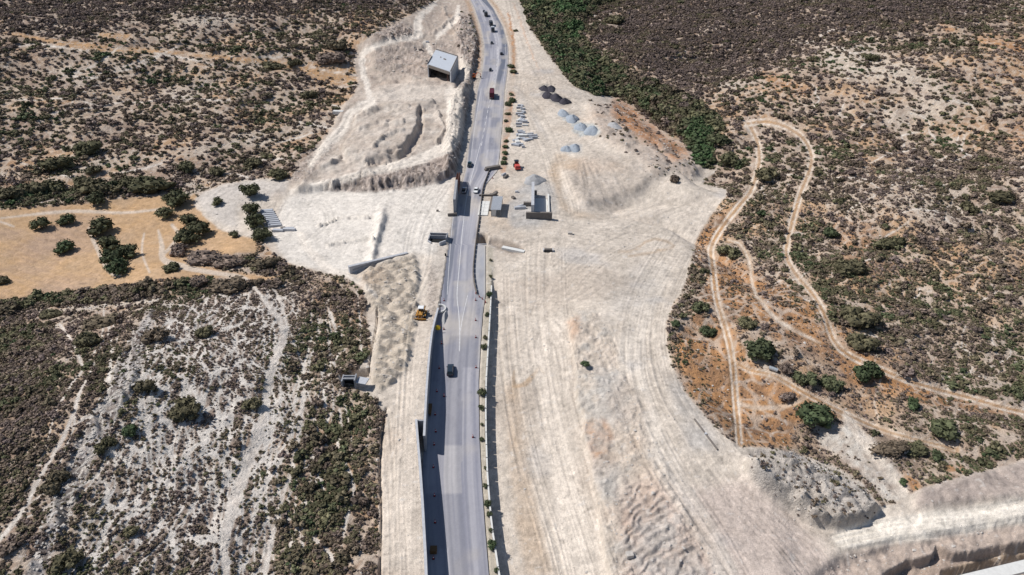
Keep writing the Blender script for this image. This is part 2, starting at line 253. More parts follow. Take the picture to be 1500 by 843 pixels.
# wheel tracks and blade strokes, bundled along the ways the machines drive
M['tl'] = np.zeros((MH, MW), np.float32); M['td'] = np.zeros((MH, MW), np.float32)
def strokes(pts, width, n, seed, w=(.8, 2.2), part=.6):
    r = np.random.default_rng(seed); S = smooth_line(pts, 4)
    for k in range(n):
        a = r.uniform(0, 1-part*.6) if r.uniform() < .8 else 0; b = min(1, a+r.uniform(.25, 1)*part+.1); i0, i1 = int(a*(len(S)-1)), max(int(b*(len(S)-1)), int(a*(len(S)-1))+3)
        if i1 > len(S): i0, i1 = len(S)-4, len(S)
        q = S[i0:i1+1]; T = np.gradient(q, axis=0); T /= np.linalg.norm(T, axis=1)[:, None]+1e-9
        o = r.uniform(-.5, .5)*width+np.linspace(0, r.normal(0, width*.12), len(q)); ww = r.uniform(*w)
        for dd in ((0,) if r.uniform() < .5 else (-2.6, 2.6)):
            qq = np.c_[q[:, 0]-T[:, 1]*(o+dd), q[:, 1]+T[:, 0]*(o+dd)][::2]
            if len(qq) > 1: m = M['tl' if r.uniform() < .6 else 'td']; line(qq, [.4, ww, ww, .4], 1.0, m)
for i, (p, wd, n) in enumerate([
    ([(742,400),(746,500),(758,600),(780,700),(805,780),(825,860),(850,1000)], 34, 46), ([(800,335),(795,440),(808,560),(838,680),(880,800),(915,900)], 62, 60),
    ([(1010,320),(968,380),(932,450),(924,540),(948,620),(990,700),(1050,790),(1110,900)], 46, 70), ([(866,448),(895,520),(922,600),(955,680),(1005,760),(1075,870)], 26, 40),
    ([(975,440),(968,500),(985,570),(1030,640),(1090,720),(1170,800),(1240,900)], 50, 40), ([(1045,290),(950,325),(860,370),(800,440),(780,520)], 50, 40), ([(1030,330),(985,420),(968,470)], 30, 20), ([(740,350),(800,335),(880,345),(960,330),(1040,300)], 60, 40),
    ([(1215,800),(1300,780),(1400,765),(1520,745),(1700,715)], 34, 60), ([(1215,800),(1150,760),(1080,700)], 30, 16), ([(648,330),(640,400),(618,450),(606,520),(600,600),(596,700),(594,843),(594,1000)], 40, 80), ([(572,600),(578,700),(584,843),(586,1000)], 30, 40),
    ([(395,290),(450,287),(520,280),(590,272),(650,258),(664,225)], 16, 34), ([(420,320),(435,302),(470,300),(480,325),(455,350),(430,372)], 22, 26), ([(655,262),(630,300),(612,340),(606,372)], 40, 34), ([(560,290),(600,300),(640,330),(645,400)], 40, 24), ([(440,345),(462,378),(498,403),(530,416),(548,432)], 12, 18),
    ([(660,140),(662,200),(640,222),(590,240),(530,254),(470,272),(420,286)], 14, 30), ([(545,150),(515,165),(502,190),(478,212),(455,240),(440,262)], 18, 22), ([(645,-20),(632,10),(613,28),(612,52),(590,57),(556,66),(534,76),(530,95),(537,120),(545,150)], 8, 18),
    ([(540,140),(600,128),(660,128),(700,130)], 16, 24), ([(520,200),(560,170),(610,150),(650,150)], 50, 24), ([(745,140),(775,170),(800,220),(815,270),(830,320),(800,360)], 36, 50), ([(752,-10),(764,40),(784,90),(800,125),(770,140)], 16, 30), ([(740,-10),(752,50),(760,110),(755,140)], 10, 16),
    ([(850,235),(862,265),(868,298)], 34, 14), ([(880,232),(900,255),(912,290)], 40, 16), ([(835,250),(870,240),(910,248),(945,270)], 16, 12), ([(300,300),(330,275),(380,265),(430,275)], 16, 16), ([(395,340),(410,300),(430,285)], 16, 12),
    ([(790,130),(840,155),(900,215),(960,235)], 60, 20), ([(745,440),(800,470),(830,520),(838,600)], 40, 14), ([(760,620),(800,600),(830,560)], 50, 10), ([(900,380),(850,420),(790,440),(745,430)], 60, 18), ([(870,460),(960,520),(990,600)], 50, 16), ([(930,640),(1000,640),(1060,670)], 60, 14), ([(1000,700),(1080,690),(1160,740)], 60, 18), ([(950,800),(1040,770),(1150,780)], 60, 14), ([(600,300),(560,330),(540,370)], 40, 14), ([(470,290),(520,310),(600,320)], 40, 14), ([(60,330),(150,325),(240,320)], 70, 14), ([(232,338),(240,375),(300,396)], 14, 12)]): strokes(p, wd, n, 900+i)
M['clear'] = np.clip(blurm(np.maximum(M['paths'], M['track']), 1)*2.6, 0, 1)
def veins(x, y, u, v):
    """bare goat-trodden ways between the plants; they run downslope on the lower left hill"""
    a = fbm(x, y, 18, 3, 310); b = fbm(x, y, 5, 2, 311)
    f1, f2 = worley(x+2.6*a+1.0*b, y+2.6*b, 5.2, 312); iso = sst(.26, .06, f2-f1)*sst(-.5, .1, a+.6*b)
    xs = (x+.28*y+6*a)/1.0; f1, f2 = worley(xs/2.1+.3*b, y/10+.3*a, 1.0, 313); dn = sst(.27, .08, f2-f1)
    s = np.clip(smp(M['stony'], u, v)*1.3, 0, 1)
    return np.clip(iso*(1-s)+dn*s, 0, 1)
def col(r, g, b): 
    c = np.array([r, g, b])/255.0
    return np.where(c < .04045, c/12.92, ((c+.055)/1.055)**2.4)
def mix(a, b, t): return a+(b-a)*t[..., None]
ALB = 0.9
# road edges, v : left u, right u (at road level)
ROAD = [(1060,634,752),(960,631,736),(843,627,716),(770,622,710),(700,618,705),(640,622,702),(560,629,701),(500,634,704),(460,641,707),
        (432,642,711),(400,645,711),(370,648,711),(358.6,651,711),(357.9,651.2,697),(345,654,698),(330,657,700),(316,662,702),(300,666,704),(286,671,707),
        (270,677,712),(250,682,729),(225,685,732),(200,689,734),(180,693,736),(150,697,738),(133,699,739),(107,706,743),(85,708.5,745),
        (67,709,744),(40,704,737),(13,695,723),(0,689,713),(-12,682,703),(-25,672,690),(-45,654,670),(-60,638,652)]
RE = []
for v, a, b in ROAD:
    xa, ya = G(a, v); xb, yb = G(b, v); RE.append((ya, xa, xb))
RE.sort(); RE = np.array(RE)
def road_x(y):
    return np.interp(y, RE[:, 0], RE[:, 1]), np.interp(y, RE[:, 0], RE[:, 2])
def wline(pts):                                    # wall lines: world x as function of world y
    W = np.array([G(u, v) for u, v in pts]); W = W[np.argsort(W[:, 1])]
    return W
WALL_A = wline([(642,457),(638,475),(634,500),(631,530),(629,560),(626.5,600),(624.5,640),(623.5,662)])
WALL_B = wline([(612,638),(614.5,670),(617.5,705),(621,755),(626,843),(630,960),(633,1060)])
PARA = wline([(722,388),(720,420),(718,460),(715.5,500),(712,560),(711.5,600),(712,640),(714,700),(720,770),(731,843),(752,960),(772,1060)])
yA0, yA1 = WALL_A[0, 1], WALL_A[-1, 1]; yB1 = WALL_B[-1, 1]
def pad_h(y):                                      # height of the left construction bench above the road
    v = np.array([1060, 660, 600, 560, 500, 470, 440, 300]); h = np.array([4.4, 4.6, 4.9, 4.5, 2.9, 1.3, .5, 0.0])
    yy = np.array([G(700, a)[1] for a in v])
    return np.interp(y, yy, h)
def left_line(y):
    return np.where(y < yB1, np.interp(y, WALL_B[:, 0]*0+WALL_B[:, 1], WALL_B[:, 0]), np.interp(y, WALL_A[:, 1], WALL_A[:, 0]))
def para_line(y): return np.interp(y, PARA[:, 1], PARA[:, 0])
yP1 = PARA[-1, 1]

def gauss(x, y, px, s, h, sy=None):
    cx, cy = G(*px); sy = sy or s
    return h*np.exp(-((x-cx)**2/(2*s*s)+(y-cy)**2/(2*sy*sy)))
def sdline(x, y, a, b):
    ax, ay = G(*a); bx, by = G(*b); L = math.hypot(bx-ax, by-ay)
    return ((bx-ax)*(y-ay)-(by-ay)*(x-ax))/L
def big(x, y):
    xa, xb = road_x(y); d = np.maximum(xa-x, x-xb); k = sst(16, 75, d)
    z = gauss(x, y, (190, 600), 45, 7.0, 38)
    dl = sdline(x, y, (0, 300), (480, 150))                     # left hillside beyond the field
    z = z + 26*sst(0, 230, dl)
    dr = sdline(x, y, (1330, 640), (1060, 280))*-1              # hillside right of the twin track
    z = z + 24*sst(0, 260, dr)
    z = z + fbm(x, y, 75, 3, 3)*6.5 - 3.0*np.clip(1-np.abs(fbm(x+.5*y+8*vn(x/13, y/13, 6), y+6*vn(x/11, y/11, 8), 48, 2, 4))*2, 0, 1)**2*sst(-.6, .4, fbm(x, y, 120, 1, 5))
    z = z*k
    z = z - 7*np.exp(-((sdline(x, y, (1040, 240), (770, 0)))/16.0)**2)*sst(G(1040, 290)[1], G(1040, 240)[1], y)*sst(10, 40, d)
    z = z + pad_h(y)*(x < left_line(y))*1.0
    # right of the parapet the ground lies lower
    lowr = (x > para_line(y)) & (y < yP1)
    z = z - np.where(lowr, 2.2*sst(yP1, yP1-25, y)*(1-sst(10, 35, x-para_line(y))), 0)
    return z
def relief(x, y, u, v):
    ew = smp(M['ew'], u, v); fld = smp(M['field'], u, v); wild = np.clip(1-ew-fld, 0, 1)
    n1 = fbm(x, y, 14, 4, 21); n2 = fbm(x, y, 4.5, 3, 31)
    wu = u+5*fbm(x, y, 6, 3, 35); wv = v+3*fbm(x, y, 5, 3, 36)
    z = wild*(n1*1.3 + n2*.28) + ew*(n2*.16+n1*.22+.10*fbm(x, y, 1.7, 2, 33)) + fld*n2*.06
    f1, f2 = worley(x, y, 3.6, 5)
    hp = smp(M['heaps'], u, v); h1, h2 = worley(x/1.25, y/.8, 3.2, 6); z = z + hp*(2.0*(1-h1*1.15)+.45*n2+.25*fbm(x, y, 1.5, 2, 7))
    z = z + smp(M['mound'], u, v)*(.3+1.4*fbm(x, y, 16, 4, 41)+.5*np.abs(fbm(x, y, 7, 3, 42))*2) + smp(M['step1'], wu, wv)*2.6 + smp(M['step2'], wu, wv)*2.4 - smp(M['scarp'], u, v)*1.2 + smp(M['rid2'], wu, wv)*(1.3+n2) + smp(M['upper'], u, v)*(.35*fbm(x, y, 3.5, 3, 45)+.35*np.abs(fbm(x, y*.6, 6, 3, 46))) + smp(M['bench'], u, v)*(1.5*np.abs(fbm(x*.5, y, 9, 4, 43))*2+1.2*fbm(x, y, 12, 3, 44))
    g1, g2 = worley(x, y, 7, 8)
    bk = smp(M['bank'], u, v); z = z + bk*(1.8+1.8*fbm(x, y, 6, 3, 51)+1.4*(1-g1)) + smp(M['mauve'], u, v)*(1.1*np.abs(fbm(x, y, 3.0, 3, 53))*2+.5*fbm(x, y, 1.6, 2, 54))
    z = z + smp(M['ridge'], u, v)*(1.6+1.2*fbm(x, y, 4, 2, 52)) - smp(M['trench'], u, v)*1.2
    z = z + smp(M['spoil'], u, v)*(2.2+.6*n1) + smp(M['spoil2'], u, v)*(2.5+1.5*n1+.7*n2)
    z = z + smp(M['cliff'], u, v)*(3.6+2.4*fbm(x, y, 9, 4, 61)+1.2*np.abs(fbm(x, y, 4, 3, 62))*2)
    z = z + smp(M['trk2'], wu, wv)*1.35 + smp(M['bankc'], wu, wv)*(.35*n1+.5*n2+.4*np.abs(fbm(x, y, 2.4, 3, 63))*2)
    z = z + smp(M['ripple'], u, v)*.16*np.sin((y*.8-x*.6+3*n2+3*n1)*2*np.pi/2.2) + smp(M['fan'], u, v)*.1*np.sin(np.arctan2(y-G(850,232)[1], x-G(850,232)[0])*38+2*n2)
    z = z + .10*smp(M['tl'], u, v)*ew - .16*smp(M['td'], u, v)*ew
    fl = fbm(x*.35, y, 3.2, 2, 71)
    z = z - smp(M['slopeR'], wu, wv)*1.8 - smp(M['cut1'], wu, wv)*(2.4+1.2*n1) - smp(M['cut2'], wu, wv)*(2.8+.8*n1) + smp(M['slopeR'], u, v)*(1-smp(M['chan'], u, v))*(.5*n2+.4*fbm(x, y, 2, 3, 66))
    z = z + smp(M['wallR'], wu, wv)*(.9+.6*n1+.6*n2)
    z = z - smp(M['pit'], u, v)*1.0 - smp(M['gully'], u, v)*1.4 - smp(M['culv'], u, v)*2.6
    for k, h in (('rub', 1.4),):
        m = smp(M[k], u, v); z = z + m*h*(.55+.5*n2+.75*(1-g1))
    st = smp(M['strata'], u, v); z = z + st*(.9*np.sign(n1)*np.abs(n1)**.6+1.3*fbm((x+y*.7)*1.0, (y-x*.7)*.25, 2.2, 2, 81))
    z = z - smp(M['edgeL'], u, v)*1.3 + smp(M['stony'], u, v)*.35*n2
    z = z - smp(M['track'], u, v)*.25 - smp(M['haul'], u, v)*.2 - smp(M['lane1'], u, v)*.15
    return z
# ------------------------------------------------------------------ colours of the land (albedo, as it lies)
def paint(x, y, u, v):
    n1 = fbm(x, y, 26, 4, 101); n2 = fbm(x, y, 7, 4, 111); n3 = fbm(x, y, 1.6, 3, 121); n4 = vn(x/.45, y/.45, 131)
    wu = u + 3.2*n2 + 1.6*n3; wv = v + 1.8*vn(x/6+50, y/6, 9) + 1.0*vn(x/1.7, y/1.7+40, 10)
    S = lambda k: smp(M[k], wu, wv); X = lambda k: smp(M[k], u+.6*n3, v+.4*n4)
    o = np.ones(x.shape)
    C = lambda *c: np.array(col(*c))*ALB
    left = sst(760, 640, u)
    # wild ground : pale stone, brown soil, dry grass
    w = mix(np.broadcast_to(C(166,144,128), x.shape+(3,)), C(192,174,154), np.clip(.35+.9*n2+.5*n3, 0, 1))
    w = mix(w, C(186,146,106), sst(-.05, .4, n1+.45*n2)*.6)
    w = mix(w, C(138,120,108), sst(.1, .6, fbm(x, y, 11, 3, 141))*.55)
    w = mix(w, C(132,114,104), S('taupe')*.6); w = mix(w, C(140,124,114), S('taupeL')*.4)
    w = mix(w, C(166,152,142), S('stony')*np.clip(.72+.6*n3, 0, 1))
    w = mix(w, C(200,188,174), S('rockU')*np.clip(.75+.7*n3, 0, 1))
    cr = sst(-.1, .35, fbm((x+y*.7), (y-x*.7)*.3, 2.0, 3, 151))
    w = mix(w, mix(np.broadcast_to(C(132,124,122), w.shape), C(206,200,198), cr), S('strata')*.9)
    w = mix(w, C(188,150,110), S('orange')*np.clip(.8+.5*n3, 0, 1))
    w = mix(w, mix(np.broadcast_to(C(146,116,94), w.shape), C(186,138,94), np.clip(.6+1.1*n2+.6*n3, 0, 1)), S('orangeR')*.9)
    vq = veins(x, y, u, v); w = mix(w, C(206,192,178), vq*.6); w = mix(w, C(224,217,210), vq*smp(M['stony'], u, v)*.95)
    w = mix(w, C(224,216,207), X('trails'))
    w = mix(w, C(222,213,204), X('paths')*np.clip(.95+.3*n3, 0, 1))
    w = mix(w, C(206,200,192), S('gravelR')*np.clip(.7+.6*n3, 0, 1)); w = mix(w, C(188,152,114), X('track')*.55*(1-S('gravelR'))); w = mix(w, C(222,210,197), X('ruts')*np.clip(.85+.7*n3+.3*n2, 0, 1))
    w = mix(w, C(96,92,72), S('green')*.8)
    # ploughed field
    rows = np.sin((x*.45+y*.89)*2*math.pi/2.6+n2*2)
    f = mix(np.broadcast_to(C(184,156,126), x.shape+(3,)), C(190,156,118), np.clip(.5+n2, 0, 1))
    f = mix(f, C(172,148,132), np.clip(sst(-.2, .4, fbm(x, y, 20, 3, 161))*sst(230, 60, u)+.12*rows, 0, 1)*.75)
    f = mix(f, C(208,176,146), np.clip(.25+.7*n3, 0, 1)*.4); f = mix(f, C(206,192,178), X('ftrk')*.85)
    # earthworks
    e = mix(np.broadcast_to(C(193,184,175), x.shape+(3,)), C(208,199,190), np.clip(.5+.8*n2+.4*n3, 0, 1))
    e = mix(e, C(184,171,160), sst(.05, .5, n1)*.4)
    e = mix(e, C(219,215,211), S('whitepad')*.8)
    e = mix(e, C(207,197,187), S('rimL')*.8)
    e = mix(e, C(164,150,142), S('upper')*np.clip(.7+.5*n2+.5*n3, 0, 1)*.85)
    e = mix(e, C(206,200,194), S('mound')*np.clip(.4+.9*n2, 0, 1)*.8); e = mix(e, C(214,208,202), smp(M['rid2'], u-2, v)*.25)
    e = mix(e, mix(np.broadcast_to(C(112,100,96), e.shape), C(190,178,172), np.clip(.5+1.0*n3+.8*n4, 0, 1)), S('mauve')*.88)
    e = mix(e, C(192,182,170), S('heaps')*np.clip(.85+.4*n3, 0, 1))
    e = mix(e, C(222,215,208), S('hb')*.9)
    e = mix(e, C(192,187,184), S('gpad')*.8)
    e = mix(e, C(171,159,151), S('spoil')*.35); e = mix(e, C(179,166,157), S('spoil2')*.8)
    e = mix(e, C(182,134,98), S('brown')*np.clip(.75+.8*n2+.4*n3, 0, 1))
    e = mix(e, C(168,142,114), S('tan')*np.clip(.7+.6*n2, 0, 1)*.85)
    e = mix(e, C(197,184,178), S('pinkR')*.8)
    e = mix(e, C(168,168,170), S('grey')*np.clip(.75+.5*n2, 0, 1)*.9)
    bc = S('bankc')*.8; e = mix(e, C(183,165,151), bc*np.clip(.2+1.2*n2, 0, 1)*.6); e = mix(e, C(180,179,178), bc*sst(.05, .4, -n2+.4*n3)*.6)
    e = mix(e, C(214,205,196), S('lane1')*.75); e = mix(e, C(206,199,192), S('lane2')*.6); e = mix(e, C(226,220,212), S('haul')*.95)
    e = mix(e, C(162,150,146), S('wallR')*.8); e = mix(e, C(168,152,144), S('slopeR')*(1-S('haul'))*.7)
    e = mix(e, C(180,175,172), S('cliff')*np.clip(.7+.6*n2, 0, 1)); e = mix(e, C(150,132,120), S('cut1')*.5); e = mix(e, C(187,167,144), S('cut2')*.5)
    e = mix(e, C(184,191,200), S('chan')*.2)
    for k, c in (('dheap', (150,146,142)), ('gheap1', (176,180,182)), ('gheap2', (176,180,182)), ('gheap3', (176,178,180)), ('rub', (150,146,146))):
        e = mix(e, C(*c), S(k)*.95)
    e = mix(e, C(200,199,198), X('pit')*.8); e = mix(e, C(121,109,101), X('hole')); e = mix(e, C(129,117,109), X('gully')*.6)
    # wheel and blade marks run along the works
    e = mix(e, C(176,142,112), sst(.3, .6, fbm(x, y, 30, 4, 190))*.2*(1-S('whitepad'))); e = mix(e, C(176,176,180), sst(.3, .6, fbm(x, y, 22, 4, 191))*.45*sst(740, 800, u))
    st = fbm(x, y*.08, .9, 3, 171); st2 = fbm(x*.25+y*.02, y*.05, .8, 2, 172)
    along = np.clip(smp(M['lane1'], u, v)+smp(M['rimL'], u, v)*.5+sst(700, 760, u)*sst(380, 470, v)*.6, 0, 1)
    e = e*(1+.10*along*st+.05*along*st2)[..., None]
    stx = fbm(x*.10+y*.02, y, 1.0, 3, 173); e = e*(1+.12*smp(M['haul'], u, v)*stx)[..., None]
    diag = fbm((x+y*.55), (y-x*.55)*.07, 1.1, 3, 174); e = e*(1+.10*smp(M['lane2'], u, v)*diag)[..., None]
    rip = np.sin((y+x*.25+1.5*n2)*2*math.pi/1.9); e = e*(1+.05*rip*np.clip(sst(720, 760, u)*sst(300, 340, v)-along*.6, 0, 1))[..., None]
    tl = smp(M['tl'], u, v); td = smp(M['td'], u, v); e = e*(1+.10*tl-.13*td)[..., None]; f = f*(1+.10*tl-.08*td)[..., None]
    e = e*(1-.10*sst(.1, .6, fbm(x, y, 3.2, 3, 175))-.08*sst(.2, .6, fbm(x, y, 45, 3, 176)))[..., None]*np.array([1.06, 1.035, .995])
    ew = S('ew'); fl = S('field')
    c = mix(w, f, fl); c = mix(c, e, ew)
    xa, xb = road_x(y); d = np.maximum(xa-x, x-xb)
    c = mix(c, C(186,178,170), sst(5, .5, d)*.6*sst(430, 380, v))
    c = mix(c, C(176,168,154), X('verge')*.9)
    c = mix(c, C(172,134,98), sst(0, 3, d)*sst(6.5, 3.5, d)*sst(150, 60, v)*.5)
    n5 = vn(x/.9+3, y/.9, 132); c = c*(1+.11*n3+.12*n4+.10*n5*sst(150, 320, y)+.06*n2)[..., None]
    pb = vn(x/.9, y/.9, 181); c = mix(c, C(214,208,202), sst(.72, .9, pb)*.5*(1-fl)); c = c*(1-.30*sst(.7, .92, vn(x/.8+9, y/.8, 182)))[..., None]
    rough = np.clip(.35+.35*smp(M['heaps'], u, v)+.7*S('mauve')+.6*S('cliff')+.5*S('strata')+.45*np.clip(1-ew-fl, 0, 1)+.3*bc, 0, 1.4)
    return np.clip(c, .01, .85), rough
def ground(x, y, full=True):
    x = np.asarray(x, float); y = np.asarray(y, float)
    zb = big(x, y); z = zb
    xa, xb = road_x(y); d = np.maximum(xa-x, x-xb)
    k = sst(0.5, 7, d); on = (d < 0.0)
    wall = sst(0.3, 3, np.abs(x-left_line(y)))*sst(.3, 3, np.abs(x-np.where(y < yP1, para_line(y), 1e5)))
    for it in range(2):
        u, v = proj(x, y, z)
        z = zb + relief(x, y, u, v)*k*wall
    hole = smp(M['hole'], *proj(x, y, 0*x)); z = z-4.2*hole; d = np.where(hole > .02, 9, d)
    gap = (y > yB1-2.6) & (y < yB1+7.5) & (x > np.interp(y, WALL_B[:, 1], WALL_B[:, 0])) & (x < xa)
    z = np.where(d < 1.2, np.where((x < left_line(y)) | gap, z, np.where(d < .35, -0.25, z)), z)
    z = np.where((d < .35) & (x >= left_line(y)), -0.25, z)
    u, v = proj(x, y, z)
    return z, u, v
GRID = {}
def land_z(x, y):                                  # height of the finished land mesh
    U, V = proj(x, y, 0*x); us, vs, Z = GRID['us'], GRID['vs'], GRID['Z']
    a = np.clip(np.interp(U, us, np.arange(len(us))), 0, len(us)-1.001); b = np.clip(np.interp(-V, -vs, np.arange(len(vs))), 0, len(vs)-1.001)
    i = a.astype(int); j = b.astype(int); a = a-i; b = b-j
    return (Z[j, i]*(1-a)+Z[j, i+1]*a)*(1-b)+(Z[j+1, i]*(1-a)+Z[j+1, i+1]*a)*b
def P(u, v):
    """the point of the land seen along a sight line"""
    u = np.atleast_1d(np.asarray(u, float)); v = np.atleast_1d(np.asarray(v, float)); z = np.zeros(u.shape)
    for i in range(30):
        x, y = G(u, v, z); zz = land_z(x, y); z = z+(zz-z)*(.8 if i < 8 else .4)
    x, y = G(u, v, z); return np.stack([x, y, land_z(x, y)], -1)
def P1(u, v): return Vector(P(u, v)[0])
# ------------------------------------------------------------------ materials
def nodes(name):
    m = bpy.data.materials.new(name); m.use_nodes = True; nt = m.node_tree; b = nt.nodes['Principled BSDF']; return m, nt, b
def N(nt, t, **kw):
    n = nt.nodes.new(t)
    for k, v in kw.items():
        if k in n.inputs: n.inputs[k].default_value = v
        else: setattr(n, k, v)
    return n
def ground_mat(name, bump=.8, attr=True, base=None, nscale=1.1, rough=.95):
    m, nt, b = nodes(name); L = nt.links.new
    tc = N(nt, 'ShaderNodeTexCoord')
    ns = N(nt, 'ShaderNodeTexNoise', Scale=nscale, Detail=8.0, Roughness=.68); L(tc.outputs['Object'], ns.inputs['Vector'])
    n2 = N(nt, 'ShaderNodeTexNoise', Scale=nscale*4.5, Detail=4.0, Roughness=.6); L(tc.outputs['Object'], n2.inputs['Vector'])
    mr = N(nt, 'ShaderNodeMapRange'); mr.inputs[1].default_value = .3; mr.inputs[2].default_value = .7; mr.inputs[3].default_value = .74; mr.inputs[4].default_value = 1.24
    L(n2.outputs[0], mr.inputs[0])
    n3 = N(nt, 'ShaderNodeTexNoise', Scale=.55, Detail=5.0, Roughness=.7); L(tc.outputs['Object'], n3.inputs['Vector'])
    m3 = N(nt, 'ShaderNodeMapRange'); m3.inputs[1].default_value = .32; m3.inputs[2].default_value = .68; m3.inputs[3].default_value = .86; m3.inputs[4].default_value = 1.13; L(n3.outputs[0], m3.inputs[0])
    m4 = N(nt, 'ShaderNodeMath', operation='MULTIPLY'); L(mr.outputs[0], m4.inputs[0]); L(m3.outputs[0], m4.inputs[1]); mr = m4
    mx = N(nt, 'ShaderNodeVectorMath', operation='SCALE')
    if attr:
        at = N(nt, 'ShaderNodeAttribute', attribute_name='soil'); L(at.outputs['Color'], mx.inputs[0])
        ar = N(nt, 'ShaderNodeAttribute', attribute_name='coarse')
    else: mx.inputs[0].default_value = base
    L(mr.outputs[0], mx.inputs['Scale']); L(mx.outputs[0], b.inputs['Base Color'])
    b.inputs['Roughness'].default_value = rough; b.inputs['Specular IOR Level'].default_value = .15
    bp = N(nt, 'ShaderNodeBump', Distance=bump); L(ns.outputs[0], bp.inputs['Height'])
    if attr: L(ar.outputs['Fac'], bp.inputs['Strength'])
    else: bp.inputs['Strength'].default_value = .6
    L(bp.outputs[0], b.inputs['Normal'])
    return m
def plain(name, c, rough=.7, metal=0, noise=.12, scale=3.0, spec=.3, coat=0, bump=0):
    m, nt, b = nodes(name); L = nt.links.new
    tc = N(nt, 'ShaderNodeTexCoord'); ns = N(nt, 'ShaderNodeTexNoise', Scale=scale, Detail=5.0, Roughness=.6); L(tc.outputs['Object'], ns.inputs['Vector'])
    mr = N(nt, 'ShaderNodeMapRange'); mr.inputs[1].default_value = .3; mr.inputs[2].default_value = .7; mr.inputs[3].default_value = 1-noise; mr.inputs[4].default_value = 1+noise
    L(ns.outputs[0], mr.inputs[0]); mx = N(nt, 'ShaderNodeVectorMath', operation='SCALE'); mx.inputs[0].default_value = col(*c)
    L(mr.outputs[0], mx.inputs['Scale']); L(mx.outputs[0], b.inputs['Base Color'])
    b.inputs['Roughness'].default_value = rough; b.inputs['Metallic'].default_value = metal; b.inputs['Specular IOR Level'].default_value = spec
    if coat: b.inputs['Coat Weight'].default_value = coat
    if bump:
        bp = N(nt, 'ShaderNodeBump', Distance=bump, Strength=.6); L(ns.outputs[0], bp.inputs['Height']); L(bp.outputs[0], b.inputs['Normal'])
    return m
def leaf_mat(name):
    m, nt, b = nodes(name); L = nt.links.new
    t = N(nt, 'ShaderNodeAttribute', attribute_name='tint', attribute_type='INSTANCER'); s = N(nt, 'ShaderNodeAttribute', attribute_name='shade', attribute_type='INSTANCER')
    cr = N(nt, 'ShaderNodeValToRGB'); e = cr.color_ramp.elements
    e[0].position = 0; e[0].color = (*col(114,101,96), 1); e[1].position = 1; e[1].color = (*col(70,92,60), 1)
    for p, c in ((.25, (112,99,86)), (.5, (100,97,74)), (.75, (76,85,62))):
        q = e.new(p); q.color = (*col(*c), 1)
    L(t.outputs['Fac'], cr.inputs[0])
    g = N(nt, 'ShaderNodeNewGeometry'); tc = N(nt, 'ShaderNodeTexCoord')
    ns = N(nt, 'ShaderNodeTexNoise', Scale=2.2, Detail=3.0); L(tc.outputs['Object'], ns.inputs['Vector'])
    mr = N(nt, 'ShaderNodeMapRange'); mr.inputs[1].default_value = 0; mr.inputs[2].default_value = 1; mr.inputs[3].default_value = .5; mr.inputs[4].default_value = 1.65
    L(g.outputs['Random Per Island'], mr.inputs[0])
    m1 = N(nt, 'ShaderNodeMath', operation='MULTIPLY'); L(mr.outputs[0], m1.inputs[0]); L(s.outputs['Fac'], m1.inputs[1])
    mr2 = N(nt, 'ShaderNodeMapRange'); mr2.inputs[1].default_value = .3; mr2.inputs[2].default_value = .7; mr2.inputs[3].default_value = .8; mr2.inputs[4].default_value = 1.2
    L(ns.outputs[0], mr2.inputs[0]); m2 = N(nt, 'ShaderNodeMath', operation='MULTIPLY'); L(m1.outputs[0], m2.inputs[0]); L(mr2.outputs[0], m2.inputs[1])
    sc = N(nt, 'ShaderNodeVectorMath', operation='SCALE'); L(cr.outputs[0], sc.inputs[0]); L(m2.outputs[0], sc.inputs['Scale']); L(sc.outputs[0], b.inputs['Base Color'])
    b.inputs['Roughness'].default_value = .85; b.inputs['Specular IOR Level'].default_value = .15
    return m
MAT = dict(land=ground_mat('land'), leaf=leaf_mat('leaves'), bark=plain('bark', (96,84,72), .9),
    conc=plain('concrete', (176,178,184), .85, noise=.13, scale=1.3, bump=.03), concd=plain('weathered_concrete', (144,146,152), .9, noise=.2, scale=.9, bump=.03), concw=plain('pale_concrete', (206,206,204), .8, noise=.08, scale=1.5),
    concb=plain('brown_concrete', (112,106,102), .9, noise=.15, scale=1), rebar=plain('rusty_steel', (128,92,82), .8, metal=.2, noise=.25, scale=4), dark=plain('black_rubber_and_shade', (28,28,30), .8),
    glass=plain('dark_glass', (22,28,34), .12, spec=.6, noise=.02), chrome=plain('grey_metal', (120,124,130), .45, metal=.6), tail=plain('red_lamp', (150,20,16), .3), head=plain('clear_lamp', (220,224,226), .2),
    white=plain('white_paint', (226,228,230), .4, noise=.04, coat=.4), silver=plain('silver_paint', (168,174,180), .35, metal=.3, noise=.03, coat=.4), navy=plain('dark_blue_paint', (38,50,62), .3, noise=.04, coat=.5),
    teal=plain('dark_teal_paint', (24,66,78), .3, noise=.04, coat=.5), black=plain('black_paint', (26,30,36), .3, noise=.04, coat=.5), red=plain('dusty_red_paint', (190,84,78), .5, noise=.1), maroon=plain('maroon_paint', (84,30,44), .5, noise=.12),
    yellow=plain('yellow_paint', (168,124,62), .7, noise=.22), orange=plain('orange_paint', (206,104,52), .5, noise=.14), marking=plain('worn_marking', (204,204,206), .7, noise=.22, scale=1.2),
    roof=plain('zinc_roof', (190,195,203), .45, metal=.1, noise=.08, scale=.8), rock=plain('limestone', (186,180,174), .95, noise=.2, scale=1.5, bump=.08), block=plain('block_concrete', (166,170,178), .8, noise=.1),
    conered=plain('cone_red', (160,40,44), .6, noise=.05), sign=plain('yellow_board', (200,170,40), .6), brownp=plain('brown_board', (110,84,56), .8), tray=plain('grey_tray', (96,100,108), .6, noise=.2))

